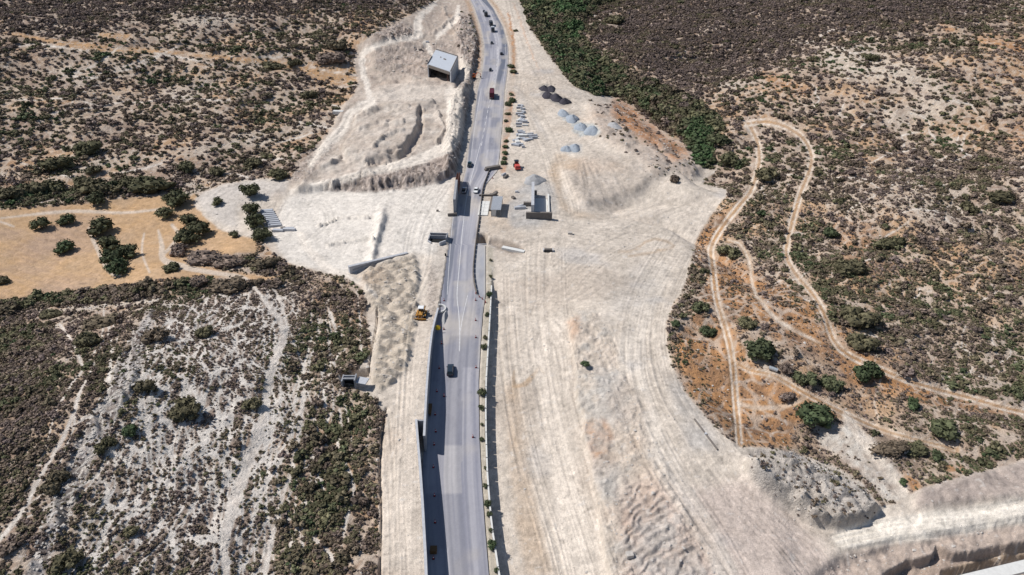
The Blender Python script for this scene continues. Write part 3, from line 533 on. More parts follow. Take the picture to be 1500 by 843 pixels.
# ------------------------------------------------------------------ building helpers
def tag(o, label=None, cat=None, group=None, kind=None):
    for k, v in (('label', label), ('category', cat), ('group', group), ('kind', kind)):
        if v: o[k] = v
    return o
def mesh_obj(name, verts, faces, mat, parent=None, mats=None, fm=None, smooth=False):
    me = bpy.data.meshes.new(name); me.from_pydata([tuple(v) for v in verts], [], faces); me.update()
    for q in (mats or [mat]): me.materials.append(q)
    if fm is not None: me.polygons.foreach_set('material_index', fm)
    if smooth: me.polygons.foreach_set('use_smooth', [True]*len(me.polygons))
    o = bpy.data.objects.new(name, me); COL.objects.link(o)
    if parent is not None: o.parent = parent
    return o
def empty(name, loc, rz=0, **kw):
    o = bpy.data.objects.new(name, None); o.empty_display_size = .5; COL.objects.link(o); o.location = loc; o.rotation_euler = (0, 0, rz); tag(o, **kw); return o
def link_copy(o, parent=None):
    c = o.copy(); COL.objects.link(c); c.parent = parent
    for ch in list(o.children): link_copy(ch, c)
    return c
class MB:
    def __init__(s): s.v = []; s.f = []
    def box(s, c, d, rz=0, taper=(1, 1), shift=(0, 0), bev=0):
        cx, cy, cz = c; hx, hy, hz = d[0]/2, d[1]/2, d[2]/2; b = len(s.v); ca, sa = math.cos(rz), math.sin(rz)
        for z, t, sh in ((-hz, (1, 1), (0, 0)), (hz, taper, shift)):
            for x, y in ((-hx, -hy), (hx, -hy), (hx, hy), (-hx, hy)):
                px, py = x*t[0]+sh[0], y*t[1]+sh[1]
                s.v.append((cx+px*ca-py*sa, cy+px*sa+py*ca, cz+z))
        s.f += [tuple(b+i for i in q) for q in ((0,3,2,1), (4,5,6,7), (0,1,5,4), (1,2,6,5), (2,3,7,6), (3,0,4,7))]; return s
    def loft(s, secs):
        """secs: list of rings (equal length) of xyz; closed ends"""
        n = len(secs[0]); b = len(s.v)
        for r in secs: s.v += [tuple(p) for p in r]
        for i in range(len(secs)-1):
            for k in range(n): s.f.append((b+i*n+k, b+i*n+(k+1) % n, b+(i+1)*n+(k+1) % n, b+(i+1)*n+k))
        s.f.append(tuple(b+k for k in range(n))[::-1]); s.f.append(tuple(b+(len(secs)-1)*n+k for k in range(n))); return s
    def cyl(s, c, r, h, axis='z', n=12, r2=None):
        r2 = r if r2 is None else r2; rings = []
        for q, rr in ((-h/2, r), (h/2, r2)):
            ring = []
            for k in range(n):
                a = 2*math.pi*k/n; p, t = rr*math.cos(a), rr*math.sin(a)
                ring.append({'z': (c[0]+p, c[1]+t, c[2]+q), 'x': (c[0]+q, c[1]+p, c[2]+t), 'y': (c[0]+t, c[1]+q, c[2]+p)}[axis])
            rings.append(ring)
        return s.loft(rings)
    def tube(s, a, b, ra, rb, n=6):
        a = Vector(a); b = Vector(b); d = (b-a).normalized(); t = d.orthogonal().normalized(); w = d.cross(t)
        return s.loft([[p+(t*math.cos(2*math.pi*k/n)+w*math.sin(2*math.pi*k/n))*r for k in range(n)] for p, r in ((a, ra), (b, rb))])
    def build(s, name, mat, parent=None, smooth=False): return mesh_obj(name, s.v, s.f, mat, parent, smooth=smooth)

# ------------------------------------------------------------------ the land
def build_land():
    us = np.arange(-190, 1691, 1.55); us = np.r_[-2600, -1200, -600, -330, us, 1830, 2100, 2700, 4100]
    vs = np.r_[1060, 1030, 1000, 975, 955, 935, np.arange(920, 300, -1.45), np.arange(300, -50, -1.25), -56, -64, -74, -88, -105, -125, -150, -175, -195, -210, -218]
    U, V = np.meshgrid(us, vs); X, Y = G(U, V)
    Z, u, v = ground(X, Y)
    far = np.abs(X) > 900; Z = np.where(far, np.minimum(Z, 30), Z)
    GRID.update(us=us, vs=vs, Z=Z)
    c, rg = paint(X, Y, u, v)
    ny, nx = X.shape; me = bpy.data.meshes.new('ground')
    co = np.stack([X, Y, Z], -1).reshape(-1, 3).astype(np.float32); n = len(co)
    i = np.arange(ny-1)[:, None]*nx+np.arange(nx-1)[None, :]
    q = np.stack([i, i+1, i+nx+1, i+nx], -1).reshape(-1, 4)
    me.vertices.add(n); me.vertices.foreach_set('co', co.ravel())
    me.loops.add(q.size); me.loops.foreach_set('vertex_index', q.ravel().astype(np.int32))
    me.polygons.add(len(q)); me.polygons.foreach_set('loop_start', np.arange(0, q.size, 4, dtype=np.int32)); me.polygons.foreach_set('loop_total', np.full(len(q), 4, np.int32))
    me.polygons.foreach_set('use_smooth', np.ones(len(q), bool))
    me.update(calc_edges=True)
    a = me.attributes.new('soil', 'FLOAT_COLOR', 'POINT'); a.data.foreach_set('color', np.c_[c.reshape(-1, 3), np.ones(n)].astype(np.float32).ravel())
    a = me.attributes.new('coarse', 'FLOAT', 'POINT'); a.data.foreach_set('value', rg.reshape(-1).astype(np.float32))
    me.materials.append(MAT['land'])
    o = bpy.data.objects.new('ground', me); COL.objects.link(o); tag(o, kind='structure')
    return o
build_land()

# ------------------------------------------------------------------ the road
def road_mat():
    m, nt, b = nodes('asphalt'); L = nt.links.new
    at = N(nt, 'ShaderNodeAttribute', attribute_name='wear'); tc = N(nt, 'ShaderNodeTexCoord')
    ns = N(nt, 'ShaderNodeTexNoise', Scale=3.0, Detail=6.0, Roughness=.7); L(tc.outputs['Object'], ns.inputs['Vector'])
    mr = N(nt, 'ShaderNodeMapRange'); mr.inputs[1].default_value = .3; mr.inputs[2].default_value = .7; mr.inputs[3].default_value = .93; mr.inputs[4].default_value = 1.07; L(ns.outputs[0], mr.inputs[0])
    mx = N(nt, 'ShaderNodeVectorMath', operation='SCALE'); L(at.outputs['Color'], mx.inputs[0]); L(mr.outputs[0], mx.inputs['Scale']); L(mx.outputs[0], b.inputs['Base Color'])
    b.inputs['Roughness'].default_value = .8; b.inputs['Specular IOR Level'].default_value = .25
    bp = N(nt, 'ShaderNodeBump', Distance=.02, Strength=.4); L(ns.outputs[0], bp.inputs['Height']); L(bp.outputs[0], b.inputs['Normal'])
    return m
M['dlane'] = np.clip(line([(655,-60),(690,-25),(709,0),(722,12),(731,28),(737,48),(739.5,67),(737,90),(732.5,110),(728,130)], [4,5,7,8,8,8,8,7,7,5], 1.2)
    + line([(701,135),(697,155),(693,180),(690,205),(687,235)], [3,4,4,4,3], 1.2)*.8 + line([(668,318),(665,335),(661,360),(658,385),(655,410),(653,440)], [5,9,11,11,9,4], 1.5)*.9 + line([(686,255),(681,285),(676,300)], [3,7,5], 2)*.7
    + line([(653,345),(651,370),(649,400),(646,430)], [2,4,4,3], 1)*.5, 0, 1)
M['newlane'] = poly([(698,360),(713,360),(713,400),(712,440),(706,462),(698,432),(694,405)], 1)
M['junction'] = poly([(715,120),(760,125),(760,155),(738,150),(715,138)], 3)
def build_road():
    ys = []; y = 40.0
    while y < 960: ys.append(y); y += .8+max(0, (y-100))*.004
    ys = np.array(ys); T = np.linspace(0, 1, 41); xa, xb = road_x(ys)
    X = xa[:, None]+(xb-xa)[:, None]*T; Y = np.repeat(ys[:, None], 41, 1); Z = np.full(X.shape, 0.0); Z = Z+.03*(1-(2*T-1)**2)
    u, v = proj(X, Y, Z); C = lambda *c: np.array(col(*c))*.8
    s = Y; t = T[None, :]+0*X
    st = fbm(t*9, s*.012, 1, 3, 201); st2 = fbm(t*26, s*.03, 1, 2, 202)
    c = mix(np.broadcast_to(C(146,147,160), X.shape+(3,)), C(192,190,196), np.clip(.42+1.0*st+.5*st2, 0, 1))
    for tc_, w in ((.30, .035), (.42, .03), (.60, .035), (.74, .03)):
        c = mix(c, C(128,130,142), np.exp(-((t-tc_)/w)**2)*.6*sst(330, 420, v)*np.clip(.6+st, 0, 1))
    c = mix(c, C(104,110,126), np.clip(smp(M['dlane'], u, v), 0, 1)*.9)
    c = mix(c, C(176,178,184), smp(M['newlane'], u, v)*.8)
    c = mix(c, C(198,190,180), np.clip(sst(.06, 0, t)+sst(.96, 1, t), 0, 1)*.7*sst(560, 440, v))
    c = mix(c, C(196,188,180), smp(M['junction'], u, v)*np.clip(.6+st, 0, 1)*.8)
    c = mix(c, C(194,186,178), sst(.2, .6, fbm(X, Y, 9, 3, 203))*.4)
    c = mix(c, C(120,122,134), sst(.3, .6, fbm(X, Y*.5, 5, 3, 204))*.25)
    blk = _h(np.floor(Y/14).astype(np.int64), np.floor(t*3.2+.2*vn(Y/40, Y*0)).astype(np.int64), 77); c = mix(c, C(124,126,138), (blk > .82)*.45*sst(0, .02, (Y/14) % 1)); c = mix(c, C(188,184,182), (blk < .10)*.35)
    crk = sst(.06, .0, np.abs(fbm(X, Y, 4, 3, 206)))*sst(.1, .4, fbm(X, Y, 30, 2, 207)); c = mix(c, C(100,102,112), crk*.35)
    c = mix(c, C(206,197,186), sst(.05, .5, fbm(X*1.2, Y*.35, 7, 4, 208))*.45*sst(560, 440, v)); c = c*(1+.05*vn(X/.4, Y/.7, 209))[..., None]
    ny, nx = X.shape; co = np.stack([X, Y, Z], -1).reshape(-1, 3)
    i = (np.arange(ny-1)[:, None]*nx+np.arange(nx-1)).ravel(); q = np.stack([i, i+1, i+nx+1, i+nx], -1)
    o = mesh_obj('road', co, q.tolist(), road_mat()); tag(o, kind='structure')
    a = o.data.attributes.new('wear', 'FLOAT_COLOR', 'POINT'); a.data.foreach_set('color', np.c_[c.reshape(-1, 3), np.ones(len(co))].astype(np.float32).ravel())
build_road()
def road_dir(y):
    xa, xb = road_x(np.array([y-6, y+6])); m = (xa+xb)/2; return math.atan2(12, m[1]-m[0])
def strip(pts, w, z=.045, name='road_marking', dash=None):
    S = smooth_line([G(u, v) for u, v in pts], 10); vv = []; ff = []
    d = np.r_[0, np.cumsum(np.linalg.norm(np.diff(S, axis=0), axis=1))]; nn = max(2, int(d[-1]/1.0)); q = np.linspace(0, d[-1], nn)
    Q = np.c_[np.interp(q, d, S[:, 0]), np.interp(q, d, S[:, 1])]; T = np.gradient(Q, axis=0); T /= np.linalg.norm(T, axis=1)[:, None]
    for k, (p, t) in enumerate(zip(Q, T)):
        vv += [(p[0]-t[1]*w/2, p[1]+t[0]*w/2, z), (p[0]+t[1]*w/2, p[1]-t[0]*w/2, z)]
        if k and (dash is None or (q[k] % dash[0]) < dash[1]): ff.append((2*k-2, 2*k-1, 2*k+1, 2*k))
    o = mesh_obj(name, vv, ff, MAT['marking']); tag(o, kind='structure'); return o
strip([(704,210),(697,237),(688,270),(682,300),(677,343),(672,400),(669.5,432),(672,460),(673.5,490),(673,515)], .2)
strip([(664,318),(661,345),(658,385),(655,432)], .14)
strip([(723,50),(728,67),(727.5,95),(722,130),(713,170),(705,215)], .22, dash=(9, 5))
strip([(704,0),(716,14),(727,45),(731,67),(729,100),(722,140)], .18)
strip([(746-6,250-185),(741,90),(737,120)], .15)
strip([(685,433),(680,455),(676.5,472),(674.5,485)], .14)
strip([(689,240),(693,205),(698,170),(705,130)], .14)

# ------------------------------------------------------------------ walls
def wall_along(name, pts, z0, z1, thick, mat, seg, parent, cap=None, capmat=None, gap=.03):
    """pts (n,2) world; z0,z1 functions of y (and x) giving bottom/top; one mesh per panel"""
    S = np.array(pts, float); d = np.r_[0, np.cumsum(np.linalg.norm(np.diff(S, axis=0), axis=1))]
    n = max(1, int(round(d[-1]/seg))); q = np.linspace(0, d[-1], n+1)
    Q = np.c_[np.interp(q, d, S[:, 0]), np.interp(q, d, S[:, 1])]
    for a, b in zip(Q[:-1], Q[1:]):
        L = np.linalg.norm(b-a); t = (b-a)/L; nrm = np.array([-t[1], t[0]])*thick/2; a2 = a+t*gap/2; b2 = b-t*gap/2
        m = MB(); za0, za1, zb0, zb1 = z0(a[1]), z1(a[1]), z0(b[1]), z1(b[1])
        v = [(*(a2-nrm), za0), (*(b2-nrm), zb0), (*(b2+nrm), zb0), (*(a2+nrm), za0), (*(a2-nrm), za1), (*(b2-nrm), zb1), (*(b2+nrm), zb1), (*(a2+nrm), za1)]
        m.v = v; m.f = [(0,3,2,1), (4,5,6,7), (0,1,5,4), (1,2,6,5), (2,3,7,6), (3,0,4,7)]
        m.build(name, mat, parent)
        if cap:
            m = MB(); c = thick/2+cap; nr = nrm/(thick/2)*c
            m.v = [(*(a-nr), za1-.05), (*(b-nr), zb1-.05), (*(b+nr), zb1-.05), (*(a+nr), za1-.05), (*(a-nr), za1+.12), (*(b-nr), zb1+.12), (*(b+nr), zb1+.12), (*(a+nr), za1+.12)]
            m.f = [(0,3,2,1), (4,5,6,7), (0,1,5,4), (1,2,6,5), (2,3,7,6), (3,0,4,7)]; m.build('coping', capmat, parent)
ph = lambda y: float(pad_h(np.array(y)))
rw = empty('retaining_wall', (0, 0, 0), label='long grey concrete retaining wall nearest the excavator-cleared bench, standing beside the road shoulder below the bulldozer', cat='wall')
wall_along('panel', WALL_A, lambda y: -.4, lambda y: ph(y)+.35, .45, MAT['concd'], 3.0, rw, .04, MAT['conc'])
rw['label'] = 'grey concrete retaining wall left of the road, its top sloping down towards the bulldozer'
rw2 = empty('retaining_wall', (0, 0, 0), label='lower grey retaining wall set back left of the road at the bottom of the photo', cat='wall')
wall_along('panel', WALL_B[WALL_B[:, 1] > 50], lambda y: -.4, lambda y: ph(y)+.35, .45, MAT['concd'], 3.0, rw2, .04, MAT['conc'])
yb = WALL_B[-1, 1]; ww = MB(); xB = float(np.interp(yb, WALL_B[:, 1], WALL_B[:, 0])); xA = float(np.interp(yb, WALL_A[:, 1], WALL_A[:, 0]))
ww.box(((xA+xB)/2, yb, 2.2), (xA-xB-.5, .4, 5.2)); ww.build('return_wall', MAT['concd'], rw2)
pw = empty('parapet_wall', (0, 0, 0), label='low pale concrete parapet along the right edge of the road with small trees beside it', cat='wall')
PW = PARA[PARA[:, 1] < G(720, 410)[1]]
wall_along('wall_segment', PW, lambda y: -2.2, lambda y: .55, .35, MAT['concw'], 4.0, pw, gap=.25)

# ------------------------------------------------------------------ barriers
BL = [(727,246.5),(718,250),(712.5,262),(707.5,277),(704.5,300),(701.5,325),(698.5,345),(695,375),(693.5,395),(694.5,412),(698.5,432)]
S = smooth_line([G(u, v) for u, v in BL], 8); d = np.r_[0, np.cumsum(np.linalg.norm(np.diff(S, axis=0), axis=1))]
bm0 = MB().loft([[(-1.4, -.3, 0), (-1.4, .3, 0), (-1.4, .18, .22), (-1.4, .09, .85), (-1.4, -.09, .85), (-1.4, -.18, .22)], [(1.4, -.3, 0), (1.4, .3, 0), (1.4, .18, .22), (1.4, .09, .85), (1.4, -.09, .85), (1.4, -.18, .22)]]).build('traffic_barrier', MAT['concb'])
k = 0; q = 1.5
while q < d[-1]-1.5:
    a = np.array([np.interp(q-.5, d, S[:, 0]), np.interp(q-.5, d, S[:, 1])]); b = np.array([np.interp(q+.5, d, S[:, 0]), np.interp(q+.5, d, S[:, 1])]); c = (a+b)/2
    o = bm0 if k == 0 else link_copy(bm0)
    o.location = (c[0], c[1], .0+.02); o.rotation_euler = (0, 0, math.atan2(b[1]-a[1], b[0]-a[0]))
    tag(o, 'dark concrete barrier segment in the thin curved line right of the traffic lanes', 'barrier', 'barriers lining the right edge of the traffic lanes'); k += 1; q += 3.1
o = MB().box((0, 0, .8), (6.5, 1.6, 1.6)).box((-3.5, -.1, .5), (.6, 1.3, 1.0)).build('concrete_block', MAT['concb']); p = P1(722, 249); o.location = p; o.rotation_euler = (0, 0, R(24)); tag(o, 'long dark brown block lying at the far end of the barrier line', 'block')
ct = empty('safety_fence', (0, 0, 0), label='low dark rope fence crossing from barrier line to parapet between thin posts', cat='fence')
fp = [P1(u, v) for u, v in ((697,432),(702,437),(706.5,440),(711,444.5))]
for a, b in zip(fp[:-1], fp[1:]): MB().tube(a+Vector((0, 0, .75)), b+Vector((0, 0, .75)), .07, .07, 5).build('rail', MAT['concb'], ct)
for a in fp: MB().cyl(a+Vector((0, 0, .45)), .12, .95, n=6).build('post', MAT['conered'], ct)
# ------------------------------------------------------------------ vehicles
def ring(x, pts): return [(x, y, z) for y, z in pts]
def wheel(parent, c, r, w):
    m = MB().cyl((0, 0, 0), r, w, 'y', 14).build('wheel', MAT['dark'], parent); m.location = c
    MB().cyl((0, 0, 0), r*.55, w+.02, 'y', 8).build('rim', MAT['chrome'], m); return m
def car(u, v, label, mat, kind='saloon', back=False, cat='car', name='car', off=0):
    """nose towards +x"""
    x, y = G(u, v); ang = road_dir(y)+(math.pi if back else 0)
    e = empty(name, (x, y, .05), ang, label=label, cat=cat); L = {'saloon': 4.4, 'suv': 4.5, 'hatch': 3.9, 'pickup': 5.0}[kind]; h = L/2; hw = .88
    prof = {'saloon': [(-h, .45, .85), (-h+.5, .3, .98), (0, .3, .95), (h-1.0, .3, .92), (h-.15, .32, .75), (h, .42, .62)], 'suv': [(-h, .5, 1.0), (-h+.3, .35, 1.1), (0, .35, 1.08), (h-1.1, .35, 1.05), (h-.2, .38, .9), (h, .48, .7)]}
    pr = prof['suv' if kind in ('suv', 'pickup') else 'saloon']
    m = MB(); m.loft([[(x, -hw*k, z0+.05), (x, -hw*k, (z0+z1)/2), (x, -hw*k*.93, z1), (x, hw*k*.93, z1), (x, hw*k, (z0+z1)/2), (x, hw*k, z0+.05)] for (x, z0, z1), k in zip(pr, (.9, 1, 1, 1, .95, .82))]); m.build('body', mat, e)
    top = 1.65 if kind in ('suv', 'pickup') else 1.42; bz = pr[2][2]-.04
    c0, c1, r0, r1 = {'saloon': (-1.75, 1.1, -1.05, .35), 'suv': (-2.15, 1.15, -1.9, .45), 'hatch': (-1.85, 1.0, -1.45, .35), 'pickup': (-.7, 1.45, -.45, .85)}[kind]
    MB().loft([[(c0, -.8, bz), (c0, .8, bz), (c1, .8, bz), (c1, -.8, bz)], [(r0, -.62, top-.06), (r0, .62, top-.06), (r1, .62, top-.06), (r1, -.62, top-.06)]]).build('window_glass', MAT['glass'], e)
    MB().loft([[(r0+.02, -.63, top-.07), (r0+.02, .63, top-.07), (r1, .63, top-.07), (r1, -.63, top-.07)], [(r0+.1, -.58, top), (r0+.1, .58, top), (r1-.1, .58, top), (r1-.1, -.58, top)]]).build('roof', mat, e)
    if kind == 'pickup': MB().box((-1.65, 0, 1.04), (1.5, 1.45, .12)).build('cargo_bed', MAT['dark'], e)
    for sx in (-h+.85, h-.85):
        for sy in (-hw+.05, hw-.05): wheel(e, (sx, sy, .33), .33, .22)
    for sy in (-.6, .6):
        MB().box((h-.06, sy, .66), (.12, .34, .14)).build('headlight', MAT['head'], e); MB().box((-h+.03, sy, .82), (.1, .3, .14)).build('tail_light', MAT['tail'], e)
        MB().box((c1-.3, sy*1.62, 1.0), (.16, .18, .12)).build('mirror', mat, e)
    return e
def lorry(u, v, label, cabmat, loadmat, L=8.5, hh=3.2, back=False, tip=False):
    x, y = G(u, v); ang = road_dir(y)+(math.pi if back else 0); e = empty('lorry', (x, y, .05), ang, label=label, cat='lorry'); h = L/2
    c = MB().box((h-1.05, 0, 1.7), (2.1, 2.35, 2.2), taper=(.84, .92), shift=(-.12, 0)).build('cab', cabmat, e)
    MB().box((h-.06, 0, 2.15), (.14, 2.0, .8)).build('windscreen', MAT['glass'], c); MB().box((h-1.3, 0, 2.9), (1.2, 1.9, .18)).build('roof_fairing', cabmat, c)
    MB().box((-.3, 0, .85), (L-1.0, 1.0, .3)).build('chassis', MAT['chrome'], e)
    x0, x1 = -h, h-2.4; cx = (x0+x1)/2; w = x1-x0
    b = MB(); b.box((cx, 0, 1.1), (w, 2.45, .12)); b.box((cx, -1.19, (1.16+hh)/2), (w, .08, hh-1.16)); b.box((cx, 1.19, (1.16+hh)/2), (w, .08, hh-1.16)); b.box((x0+.05, 0, (1.16+hh)/2), (.09, 2.28, hh-1.16)); b.box((x1-.05, 0, (1.16+hh+.3)/2), (.09, 2.28, hh-.86))
    b.build('tipper_body', loadmat, e)
    if tip: MB().box((cx, 0, hh-.35), (w-.25, 2.25, .2), taper=(.8, .7)).build('load', MAT['tray'], e)
    else: MB().box((cx, 0, hh+.04), (w-.02, 2.3, .1)).build('tarpaulin', loadmat, e)
    for k in range(5):
        xx = x0+w*(k+.5)/5
        for s in (-1, 1): MB().box((xx, s*1.26, (1.16+hh)/2), (.1, .06, hh-1.3)).build('rib', loadmat, e)
    for sx in (h-1.1, -h+1.0, -h+2.2):
        for sy in (-1.05, 1.05): wheel(e, (sx, sy, .52), .52, .32)
    for sy in (-.9, .9): MB().box((-h-.02, sy, .95), (.08, .35, .16)).build('tail_light', MAT['tail'], e)
    return e
car(660, 545, 'dark blue grey car driving alone beside the shaded retaining wall', MAT['navy'], 'suv')
car(688, 243, 'dark teal pickup in the left lane above the shaded abutment', MAT['teal'], 'pickup')
car(680, 281, 'silver pickup at the upper edge of the black abutment shadow', MAT['silver'], 'pickup')
car(697.5, 281, 'white car in the right lane next to the silver pickup', MAT['white'], 'saloon', back=True)
car(718.5, 104, 'small black car on the road behind the maroon lorry', MAT['black'], 'hatch', back=True)
car(734.5, 80, 'dark car on the fresh dark lane at the bend', MAT['black'], 'saloon')
car(720.5, 64.5, 'tiny dark car below the group of lorries on the far bend', MAT['black'], 'hatch', back=True)
car(709, 18, 'farthest dark car at the top of the road', MAT['black'], 'hatch', back=True)
lorry(720.7, 142, 'lorry with a white cab and dark maroon tipper body', MAT['white'], MAT['maroon'], 10.5, 3.6)
lorry(712, 24, 'dark lorry farthest up the road behind the farthest car', MAT['black'], MAT['tray'], 8, 3.0, back=True)
lorry(719.5, 38, 'grey topped lorry on the far bend, upper of two close lorries', MAT['navy'], MAT['tray'], 8, 3.1, back=True, tip=True)
lorry(722, 46.5, 'dark lorry with a white load, lower of two close lorries', MAT['navy'], MAT['block'], 7, 3.0, back=True)

def bulldozer(u, v):
    p = P1(u, v); e = empty('bulldozer', p, R(-92), label='yellow bulldozer with a white roofed cab standing on the pale bench', cat='bulldozer'); e.scale = (.78,)*3
    for s in (-1, 1):
        t = MB(); pr = [(-2.6, .25), (-2.2, 0), (2.0, 0), (2.5, .35), (2.3, 1.0), (-2.0, 1.15), (-2.6, .75)]
        t.loft([[(x, s*1.55-.35, z) for x, z in pr], [(x, s*1.55+.35, z) for x, z in pr]]); tr = t.build('track', MAT['dark'], e)
        MB().box((0, s*1.55, 1.25), (3.6, .6, .2)).build('track_guard', MAT['yellow'], tr)
        for k in range(12): MB().box((-1.9+k*.36, s*1.55, 1.16), (.1, .68, .06)).build('track_shoe', MAT['chrome'], tr)
    MB().box((1.3, 0, 1.6), (2.6, 1.7, 1.3), taper=(.95, .85)).build('engine_cover', MAT['yellow'], e); MB().box((-1.7, 0, 1.5), (1.8, 2.1, 1.1)).build('fuel_tank', MAT['yellow'], e)
    c = MB().box((-.6, 0, 2.75), (1.7, 1.9, 1.5), taper=(.9, .9)).build('cab', MAT['glass'], e); MB().box((-.6, 0, 3.58), (2.1, 2.2, .16), taper=(.8, .8)).build('roof', MAT['white'], c)
    MB().loft([[(3.4+dx, -2.3, z) for dx, z in ((.3, 0), (0, .5), (0, 1.0), (.35, 1.5), (.5, 1.45), (.15, .95), (.15, .5), (.45, .05))], [(3.4+dx, 2.3, z) for dx, z in ((.3, 0), (0, .5), (0, 1.0), (.35, 1.5), (.5, 1.45), (.15, .95), (.15, .5), (.45, .05))]]).build('blade', MAT['yellow'], e)
    for s in (-1, 1): MB().tube((3.4, s*1.1, .6), (.4, s*1.2, .9), .16, .16).build('push_arm', MAT['yellow'], e); MB().tube((3.4, s*.6, 1.2), (1.6, s*.6, 2.1), .09, .12).build('lift_cylinder', MAT['chrome'], e)
    MB().cyl((1.6, .5, 2.8), .1, 1.3).build('exhaust', MAT['dark'], e)
    for s in (-.8, .8): MB().tube((-2.6, s, 1.2), (-4.3, s*.9, 1.6), .16, .14).tube((-4.3, s*.9, 1.7), (-4.5, s*.9, .2), .14, .06).build('ripper_shank', MAT['dark'], e)
    MB().box((-3.9, 0, 1.5), (.4, 2.2, .35)).build('ripper_beam', MAT['yellow'], e)
bulldozer(617.5, 463)
def excavator(u, v, rz, label, mat, s=1.0, name='excavator', cat='excavator'):
    p = P1(u, v); e = empty(name, p, R(rz), label=label, cat=cat)
    for q in (-1, 1): MB().loft([[(x*s, (q*1.1-.3)*s, z*s) for x, z in ((-1.9, .2), (-1.6, 0), (1.6, 0), (1.9, .2), (1.7, .75), (-1.7, .75))], [(x*s, (q*1.1+.3)*s, z*s) for x, z in ((-1.9, .2), (-1.6, 0), (1.6, 0), (1.9, .2), (1.7, .75), (-1.7, .75))]]).build('track', MAT['dark'], e)
    b = MB().box((-.4*s, 0, 1.35*s), (3.4*s, 2.5*s, .9*s), taper=(.95, .92)).box((-1.5*s, 0, 1.9*s), (1.2*s, 2.3*s, .5*s)).build('body', mat, e)
    c = MB().box((.6*s, .75*s, 2.2*s), (1.5*s, .95*s, 1.5*s), taper=(.85, .95)).build('cab', MAT['glass'], b); MB().box((.6*s, .75*s, 2.98*s), (1.5*s, 1.0*s, .12*s)).build('roof', mat, c)
    MB().tube((1.0*s, -.2*s, 1.6*s), (3.2*s, -.2*s, 3.9*s), .28*s, .24*s).tube((3.2*s, -.2*s, 3.9*s), (5.2*s, -.2*s, 3.3*s), .24*s, .18*s).build('boom', mat, e)
    MB().tube((5.2*s, -.2*s, 3.4*s), (5.6*s, -.2*s, 1.0*s), .2*s, .13*s).build('stick', mat, e)
    MB().loft([[(x*s, -.75*s, z*s) for x, z in ((5.3, 1.1), (5.0, .3), (5.4, .05), (6.0, .4), (5.9, .9))], [(x*s, .35*s, z*s) for x, z in ((5.3, 1.1), (5.0, .3), (5.4, .05), (6.0, .4), (5.9, .9))]]).build('bucket', MAT['dark'], e)
excavator(693.5, 115, 20, 'orange excavator working on the spoil edge between concrete box and road', MAT['orange'], .8)
def roller(u, v):
    p = P1(u, v); e = empty('road_roller', p, R(100), label='faded red road roller with dark cab parked by the metal roofed shed', cat='roller')
    d = MB().cyl((-2.0, 0, .75), .75, 2.1, 'y', 18).build('drum', MAT['dark'], e)
    f = MB().box((-2.0, -1.15, .8), (2.4, .12, .35)).box((-2.0, 1.15, .8), (2.4, .12, .35)).box((-3.2, 0, .8), (.2, 2.4, .35)).build('drum_frame', MAT['red'], e)
    MB().box((-1.5, 0, 1.5), (2.6, 2.2, .75), taper=(.9, .9)).build('engine_cover', MAT['red'], e)
    c = MB().box((.9, 0, 2.0), (1.6, 1.7, 1.6), taper=(.9, .9)).build('cab', MAT['glass'], e); MB().box((.9, 0, 2.87), (1.9, 1.9, .14)).build('roof', MAT['black'], c)
    MB().box((1.0, 0, 1.0), (2.4, 1.5, .6)).build('body', MAT['black'], e)
    for s in (-1, 1): wheel(e, (1.3, s*1.0, .7), .7, .5)
roller(757, 246)

